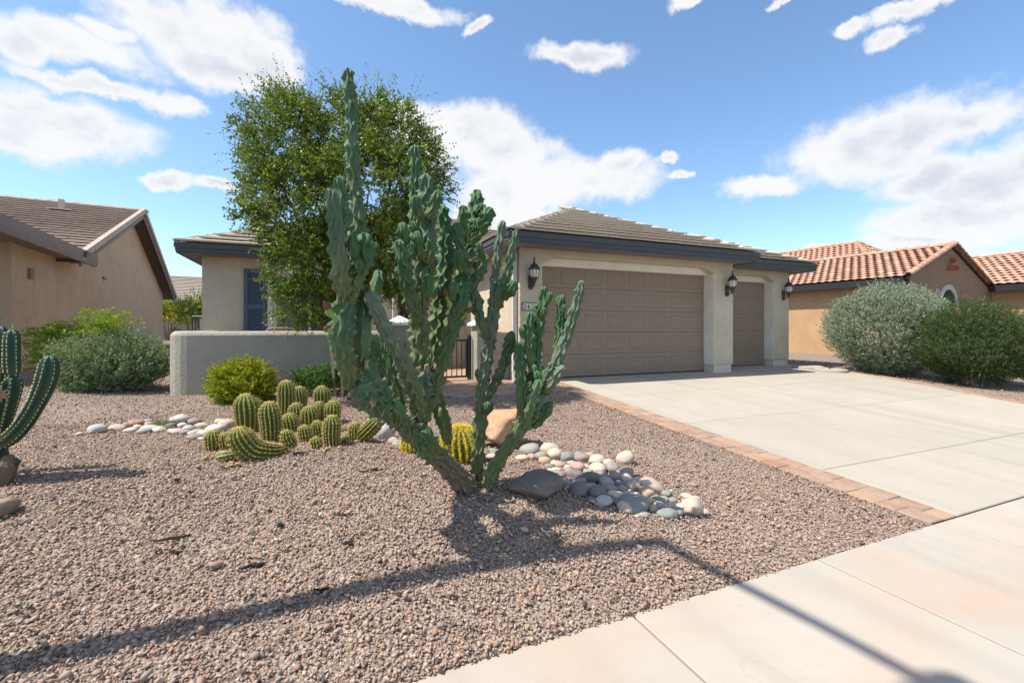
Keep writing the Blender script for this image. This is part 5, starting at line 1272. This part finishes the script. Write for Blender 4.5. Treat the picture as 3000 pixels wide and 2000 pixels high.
def build_rocks():
    rs = np.random.default_rng(41)
    A = [(520,395,180,120,'grey'),(705,390,180,100,'cream'),(755,448,135,105,'cream'),(870,468,135,95,'grey-green'),(625,458,115,75,'olive'),(660,500,120,75,'tan'),(530,465,85,50,'pink'),(425,475,120,55,'cream'),(150,405,105,50,'grey-green'),(1025,475,140,75,'mauve'),(990,440,70,60,'blue-grey'),(1175,490,150,80,'cream'),
         (1450,480,155,130,'cream'),(1325,575,135,95,'grey'),(1185,580,150,95,'cream'),(980,560,135,90,'pink'),(805,540,110,55,'pink'),(785,590,95,45,'cream'),(750,525,70,40,'white'),(700,555,95,45,'grey-green'),(795,630,120,45,'mauve'),(880,575,70,60,'pale pink'),(905,620,90,80,'olive'),(1080,610,90,50,'grey'),(1200,645,140,70,'mauve'),
         (1110,680,160,110,'dark brown'),(985,640,120,70,'slate'),(1255,715,150,95,'blue-grey'),(1340,670,130,100,'mauve'),(1440,625,165,90,'mauve'),(1470,680,110,90,'white'),(1400,740,105,75,'slate'),(1300,775,150,70,'mauve'),(1425,785,95,75,'olive'),(1530,750,130,105,'pale pink'),(1690,745,230,85,'pale pink'),(1560,690,90,50,'cream'),(1655,810,145,80,'tan'),
         (1170,815,170,115,'slate'),(975,785,160,105,'slate'),(1115,760,130,60,'grey'),(860,720,110,80,'blue-grey'),(830,690,80,40,'pale grey'),(1235,900,175,70,'pale grey'),(1535,920,260,135,'grey-green'),(1445,955,150,85,'pale pink'),(1350,840,130,50,'cream'),(1460,830,75,50,'tan'),(1535,845,120,50,'white'),(1345,905,80,60,'slate'),(1690,905,85,80,'pale pink'),(1785,945,110,80,'blue-grey'),
         (1715,970,90,60,'tan'),(1855,825,95,55,'grey-green'),(1825,885,90,55,'grey'),(1880,940,80,50,'pale pink'),(1965,945,110,60,'pale pink'),(2060,850,95,40,'cream'),(2040,895,80,40,'grey-green'),(2140,875,80,45,'pale pink'),(2115,955,190,130,'pale pink'),(1935,1005,150,50,'grey-green'),(1860,1035,190,50,'grey-green'),(2205,1005,115,40,'pale pink'),(1620,1025,110,50,'grey'),
         (1120,885,100,50,'slate'),(960,715,110,40,'mauve'),(1060,560,70,45,'cream'),(920,525,70,45,'pale pink'),(1095,440,80,40,'tan'),(1280,520,90,60,'cream'),(1625,675,80,40,'mauve'),(135,460,100,50,'pale pink'),(180,505,120,60,'mauve'),(720,600,60,45,'white'),(1050,700,80,60,'grey'),(1620,880,90,60,'cream'),(1760,870,80,50,'grey'),(1920,890,70,45,'mauve'),(1990,960,80,50,'white')]
    Bq = [(360,460,160,115,'pale grey'),(620,445,165,85,'pale pink'),(445,430,90,55,'grey'),(520,470,60,45,'red-brown'),(735,410,110,75,'mauve'),(845,385,170,95,'terracotta'),(980,362,120,60,'blue-grey'),(1010,395,110,40,'pink'),(865,440,105,75,'cream'),(775,472,130,45,'white'),(1010,455,180,85,'pale grey'),(1160,430,100,45,'cream'),(1140,465,130,60,'white'),(1285,425,115,75,'dark brown'),(1410,340,210,110,'pale grey'),(1425,415,110,65,'white'),
          (1360,490,140,65,'pale pink'),(1300,475,90,40,'white'),(1500,455,130,85,'pale grey'),(1470,500,110,60,'mauve'),(1580,500,130,70,'pale grey'),(1690,500,130,60,'white'),(1655,530,110,50,'pale pink'),(1570,562,150,45,'mauve'),(1680,578,80,40,'white'),(1840,445,200,80,'white'),(1680,415,150,50,'pale pink'),(1920,370,130,80,'pale grey'),(2000,395,190,110,'pale pink'),(145,520,90,30,'pale grey'),(1580,370,120,80,'mauve'),(950,490,150,45,'blue-grey')]
    L = [(1400+x*.2976, 1200+y*.2976, w*.2976, h*.2976, c, 'right') for x, y, w, h, c in A]+[(200+x*.2338, 1150+y*.2338, w*.2338, h*.2338, c, 'left') for x, y, w, h, c in Bq]
    L += [(1124, 1268, 50, 44, 'pale grey', 'left'), (1146, 1292, 34, 18, 'pale pink', 'left'), (1090, 1285, 26, 16, 'white', 'left'), (1165, 1300, 24, 18, 'grey', 'left'), (1330, 1362, 20, 14, 'cream', 'right')]
    # landmark stones carry their own descriptions; the others are told by them
    LM = {0: 'large grey-brown river stone below the orange boulder', 12: 'big round cream river stone standing alone at the outer edge', 25: 'dark brown pointed river stone in the middle of the stone bed', 38: 'nearly black rounded river stone nearest the half-buried boulder', 44: 'largest flat grey-green river stone at the front of the bed',
          35: 'long pinkish river stone lying at a slant', 60: 'broad pinkish river stone at the far right tail of the bed', 3: 'rounded grey-green river stone in the back row of the bed', 29: 'wide purplish river stone with a shadow across it'}
    n0 = len(A)
    LM.update({n0+0: 'round pale grey river stone at the left end of the stone row', n0+5: 'terracotta red river stone in the left stone row', n0+14: 'largest whitish river stone beside the weed tuft', n0+28: 'flat pinkish river stone next to the ribbed cactus clump', n0+13: 'dark speckled river stone in the left stone row', n0+32: 'round pale river stone between the ribbed clump and the leaning trunk'})
    used = {}
    def name_stone(i, px, py, w, c, side, noun='river stone'):
        if i in LM: return LM[i]
        cand = [j for j in LM if L[j][5] == side]; j = min(cand, key=lambda q: math.hypot(L[q][0]-px, (L[q][1]-py)*1.6)); q = L[j]
        dx, dy = px-q[0], (py-q[1])*1.6
        rel = ('right of' if dx > 0 else 'left of') if abs(dx) > abs(dy) else ('in front of' if dy > 0 else 'behind')
        short = {0:'the large grey-brown one',12:'the lone round cream one',25:'the dark pointed one',38:'the nearly black one',44:'the largest flat green one',35:'the long slanting one',60:'the broad pinkish tail one',3:'the rounded grey-green one',29:'the wide purplish one',n0:'the round end stone',n0+5:'the terracotta one',n0+14:'the largest whitish one',n0+28:'the flat pinkish one',n0+13:'the dark speckled one',n0+32:'the lone round pale one'}[j]
        size = 'tiny' if noun == 'pebble' else ('small' if w < 24 else ('medium' if w < 36 else 'large'))
        lab = f'{size} {c} {noun} {"just" if math.hypot(dx, dy) < 45 else "farther"} {rel} {short}'
        used[lab] = used.get(lab, 0)+1
        if used[lab] > 1: lab += f', {["", "second", "third", "fourth", "fifth", "sixth", "seventh"][used[lab]-1]} such'
        return lab
    for i, (px, py, w, h, c, side) in enumerate(L):
        g = hit(px, py+h*.34); d = depth(g); k = d/F
        V = ICO3[0].copy(); V = V*(1+wob(V, rs, .10, 1.1))[:, None]
        for _ in range(4):
            fn = nrm(rs.normal(0, 1, 3)); V = V-np.outer(np.maximum(V@fn-rs.uniform(.70, .9), 0)*.75, fn)
        a = w*.5*k*1.22; hh = max(h*.5*k*1.3, a*.46); V = V*np.array([a, a*rs.uniform(.75, 1.05), hh])
        ang = -YAW+rs.uniform(-.2, .2); tilt = rs.uniform(-.15, .15); 
        if i == 35: tilt = .30
        Ry = np.array(Matrix.Rotation(tilt, 3, 'Y')); Rz = np.array(Matrix.Rotation(ang, 3, 'Z')); V = V@Ry.T@Rz.T
        o = O('river_stone', V+np.array([0, 0, hh*.5]), ICO3[1], ROCKM[c], smooth=True); o.location = (g[0], g[1], g[2])
        lab = name_stone(i, px, py, w, c, side)
        tag(o, lab, 'stone', 'river stones of the dry creek bed')
    # pebbles that fill the gaps between the named stones
    cs = list(COLS)
    for i in range(46):
        j = rs.integers(0, n0); q = L[j]; px, py = q[0]+rs.normal(0, 20), q[1]+rs.normal(0, 9)+4; g = hit(px, py); k = depth(g)/F; a = rs.uniform(6, 11)*k
        V = ICO2[0]*(1+wob(ICO2[0], rs, .1, 1.3))[:, None]*np.array([a, a*.8, a*.6])
        o = O('pebble', V, ICO2[1], ROCKM[(pc := cs[int(rs.integers(0, len(cs)))])], smooth=True); o.location = (g[0], g[1], g[2]+a*.3); o.rotation_euler = (0, 0, rs.uniform(0, 6)); tag(o, name_stone(-1, px, py, 8, pc, 'right', 'pebble'), 'pebble', 'small pebbles among the river stones')
    # boulders
    def boulder(px, py, w, h, dy, mat, label, seed, sink=.35, pw=.8, amp=.16, facet=True):
        g = hit(px, py); d = depth(g); k = d/F; r2 = np.random.default_rng(seed); V, Fc = ico(4); V = V*(1+wob(V, r2, amp, 1.6))[:, None]
        if facet:
            for _ in range(9):
                nrm_ = nrm(r2.normal(0, 1, 3)); lim = r2.uniform(.72, .9); dd = V@nrm_; V = V-np.outer(np.maximum(dd-lim, 0)*.92, nrm_)
        V = V*(1+wob(V, r2, .02, 9))[:, None]*np.array([w*.5*k, dy, h*.5*k]); V = V@np.array(Matrix.Rotation(-YAW, 3, 'Z')).T
        o = O('boulder', V+np.array([0, 0, h*.5*k*(1-sink)]), Fc, mat, smooth=True); o.location = tuple(g); tag(o, label, 'boulder'); return o
    m, t, b = newmat('orange_boulder'); v = coords(t); n = t.noise(7, 8, .65, v, .6); n2 = t.noise(30, 6, .7, v); z = t.add('ShaderNodeSeparateXYZ', {0: v}).outputs[2]
    col = t.mix(t.ramp(n, [(.38, 0), (.62, 1)]), (.56, .40, .26), (.44, .28, .16)); col = t.mix(t.math('MULTIPLY', t.ramp(t.math('ADD', z, t.math('MULTIPLY', n, .25)), [(.36, 0), (.50, 1)]), .5), col, (.44, .21, .10)); col = t.mix(t.math('MULTIPLY', t.ramp(n2, [(.55, 0), (.7, 1)]), .4), col, (.22, .15, .10))
    setc(t, b, col, .9, .15, t.math('ADD', n, t.math('MULTIPLY', n2, .4)), .7, .03)
    boulder(1478, 1310, 175, 128, .22, m, 'orange and cream angular boulder behind the cactus stems', 4, .12)
    boulder(1572, 1434, 150, 76, .20, m_rock('grey_boulder', (.20, .17, .14), (.14, .12, .10), 30, .7), 'grey-brown boulder half buried in the mound beside the river stones', 8, .60, amp=.13)
    boulder(-8, 1512, 70, 60, .14, m_rock('tan_boulder', (.28, .21, .15), (.2, .15, .11), 16, .5), 'brown rock cut off by the left edge below the dark cactus', 9, .4)
    # round concrete lids by the driveway
    for (px, py, lab) in ((2367, 1076, 'round concrete lid nearest the garage corner'), (2433, 1085, 'round concrete lid farther from the garage corner')):
        g = hit(px, py); th = thing('utility_lid', (g[0], g[1], g[2]+.01), lab, 'lid', 'round lids beside the driveway')
        MB().lathe([(.40, -.05), (.40, .03), (.37, .045), (.02, .05)], (g[0], g[1], g[2]), 28).to('disc', M_drive, th)
        MB().tube([(g[0]-.03, g[1], g[2]+.04), (g[0]-.03, g[1], g[2]+.11), (g[0]+.03, g[1], g[2]+.12)], .022, 7).to('handle', M_bronze, th)
    # dry debris on the gravel
    deb = [(500,1585,100,'bent dark dry twig on the left foreground gravel'),(508,1625,40,'dark knot of dry husk under the bent twig'),(735,1668,80,'curved black dry husk with pale tail in mid foreground gravel'),(1000,1515,30,'small black husk on the gravel in front of the ribbed clump'),(1015,1600,45,'curled grey husk right of the middle foreground'),(940,1740,45,'dark frayed husk nearest the long lamp shadow'),(1085,1383,70,'thin dark stick lying between ribbed clump and leaning trunk'),(745,1635,50,'pale dry stalk just behind the curved black husk'),(820,1545,30,'brown clump of dried husk on the open gravel')]
    mdk = m_plain('dark_husk', (.035, .028, .022), .9, .1, .4, 40, .5)
    for i, (px, py, w, lab) in enumerate(deb):
        g = hit(px, py); k = depth(g)/F; r_ = random.Random(i); L_ = w*k; a = r_.uniform(-.5, .5)-YAW; q = np.array([math.cos(a), math.sin(a), 0]); p = np.array([-q[1], q[0], 0])
        pts = [tuple(np.array(g)+q*L_*(f-.5)+p*r_.uniform(-.12, .12)*L_+np.array([0, 0, .012+r_.uniform(0, .014)])) for f in np.linspace(0, 1, 5)]
        b = MB().tube(pts, [.003, .007, .010, .013, .005], 6)
        for j in range(3): e = np.array(pts[3])+np.array([r_.uniform(-.03, .03), r_.uniform(-.03, .03), r_.uniform(0, .015)]); b.tube([pts[3], tuple(e)], [.006, .002], 5)
        tag(b.to('dry_husk', mdk if i != 7 else M_dry), lab, 'husk', 'dried cactus litter on the gravel')
build_rocks()

# ------------------------------------------------------------------ loose gravel: real stones, scattered by point instancing
def build_gravel():
    rs = np.random.default_rng(77)
    lib = bpy.data.collections.new('gravel_library')
    for i in range(9):
        V = ICO1[0].copy()*(1+rs.normal(0, .16, (len(ICO1[0]), 1)))
        for _ in range(4):
            n_ = nrm(rs.normal(0, 1, 3)); lim = rs.uniform(.55, .8); V = V-np.outer(np.maximum(V@n_-lim, 0), n_)
        V *= np.array([1.0, rs.uniform(.62, .9), rs.uniform(.42, .68)])
        o = bpy.data.objects.new('gravel_stone', mesh('gravel_stone', V, ICO1[1])); o.data.materials.append(M_gravel); lib.objects.link(o)
    def ok(X, Y):
        m = (Y > 1.915) & ~((X > 4.26) & (X < edge_x(Y)+.36) & (Y < 9.6)) & ~((X > 3.8) & (Y > 8.70) & (X < 13.2)) & ~((X > -2.35) & (X <= 3.9) & (Y > 9.2))
        m &= ~((X > 1.60+np.maximum(0, 8.0-Y)**1.5*.9) & (X < 4.3) & (Y > 7.5))
        return m
    pts = []
    def band(d0, d1, dens):
        # view wedge a little wider than the frame, so that a step to the side still finds gravel
        ang0, ang1 = YAW-R(58), YAW+R(58); A = .5*(d1*d1-d0*d0)*(ang1-ang0); n = int(A*dens)
        r = np.sqrt(rs.uniform(d0*d0, d1*d1, n)); a = rs.uniform(ang0, ang1, n); X, Y = r*np.sin(a), r*np.cos(a); m = ok(X, Y); pts.append(np.stack([X[m], Y[m]], 1))
    band(1.2, 3.2, 5800); band(3.2, 5, 4400); band(5, 8, 2500); band(8, 12, 800); band(12, 19, 200)
    P = np.vstack(pts); Z = terrain(P[:, 0], P[:, 1]); N = len(P); print('gravel stones', N)
    dist = np.hypot(P[:, 0], P[:, 1])
    scl = (.0083*np.exp(rs.normal(0, .36, N)))*(1+.35*sstep(7, 16, dist)); 
    co = np.column_stack([P, Z+rs.uniform(-.4, 1.25, N)*scl])
    me = bpy.data.meshes.new('gravel'); me.vertices.add(N); me.vertices.foreach_set('co', co.ravel())
    a = me.attributes.new('scl', 'FLOAT', 'POINT'); a.data.foreach_set('value', scl.astype(np.float32))
    eu = np.column_stack([rs.normal(0, .5, N), rs.normal(0, .5, N), rs.uniform(0, 6.28, N)]).astype(np.float32)
    a = me.attributes.new('rotv', 'FLOAT_VECTOR', 'POINT'); a.data.foreach_set('vector', eu.ravel())
    o = bpy.data.objects.new('gravel', me); COL.objects.link(o); tag(o, 'loose pink and grey crushed gravel covering the yard', 'gravel', kind='stuff')
    ng = bpy.data.node_groups.new('gravel_scatter', 'GeometryNodeTree'); ng.interface.new_socket('Geometry', in_out='INPUT', socket_type='NodeSocketGeometry'); ng.interface.new_socket('Geometry', in_out='OUTPUT', socket_type='NodeSocketGeometry')
    N_ = ng.nodes; l = ng.links; gi = N_.new('NodeGroupInput'); go = N_.new('NodeGroupOutput'); ip = N_.new('GeometryNodeInstanceOnPoints'); ci = N_.new('GeometryNodeCollectionInfo'); ci.inputs['Collection'].default_value = lib; ci.inputs['Separate Children'].default_value = True; ci.inputs['Reset Children'].default_value = True
    def attr(nm, ty): n = N_.new('GeometryNodeInputNamedAttribute'); n.data_type = ty; n.inputs['Name'].default_value = nm; return n.outputs['Attribute']
    mp = N_.new('GeometryNodeMeshToPoints'); l.new(gi.outputs[0], mp.inputs[0]); l.new(mp.outputs[0], ip.inputs['Points']); l.new(ci.outputs[0], ip.inputs['Instance']); ip.inputs['Pick Instance'].default_value = True
    rv = N_.new('FunctionNodeRandomValue'); rv.data_type = 'INT'; rv.inputs['Min'].default_value = 0; rv.inputs['Max'].default_value = 8
    [l.new(s_, ip.inputs['Instance Index']) for s_ in rv.outputs if s_.enabled and s_.type == 'INT']
    l.new(attr('rotv', 'FLOAT_VECTOR'), ip.inputs['Rotation']); l.new(attr('scl', 'FLOAT'), ip.inputs['Scale']); l.new(ip.outputs[0], go.inputs[0])
    md = o.modifiers.new('scatter', 'NODES'); md.node_group = ng
build_gravel()

# ------------------------------------------------------------------ street lamp just left of the view; its shadow crosses the yard
def build_lamp():
    x, y, Hh = -2.22, 2.66, 7.0
    th = thing('street_lamp', (x, y, 0), 'tall street lamp with short arm, standing left of the view and casting the long shadow', 'street lamp')
    m = m_plain('lamp_metal', (.20, .17, .14), .5, .4, .1, 8, .1, .3)
    MB().tube([(x, y, -.05), (x, y, 2.5), (x, y, Hh-.4), (x, y-.02, Hh)], [.075, .066, .058, .055], 12).to('pole', m, th)
    MB().lathe([(.17, -.02), (.17, .05), (.10, .12), (.08, .16)], (x, y, .02), 16).to('base', m, th)
    MB().tube([(x, y, Hh-.03), (x+.02, y-.45, Hh+.10), (x+.03, y-.95, Hh+.20), (x+.03, y-1.35, Hh+.26)], [.042, .038, .035, .035], 10).to('arm', m, th)
    MB().poly([(y-1.30, Hh+.21), (y-1.35, Hh+.35), (y-1.75, Hh+.35), (y-1.92, Hh+.26), (y-1.90, Hh+.21)], x-.10, x+.16, 'x').to('lamp_head', m, th, bevel=.02)
build_lamp()
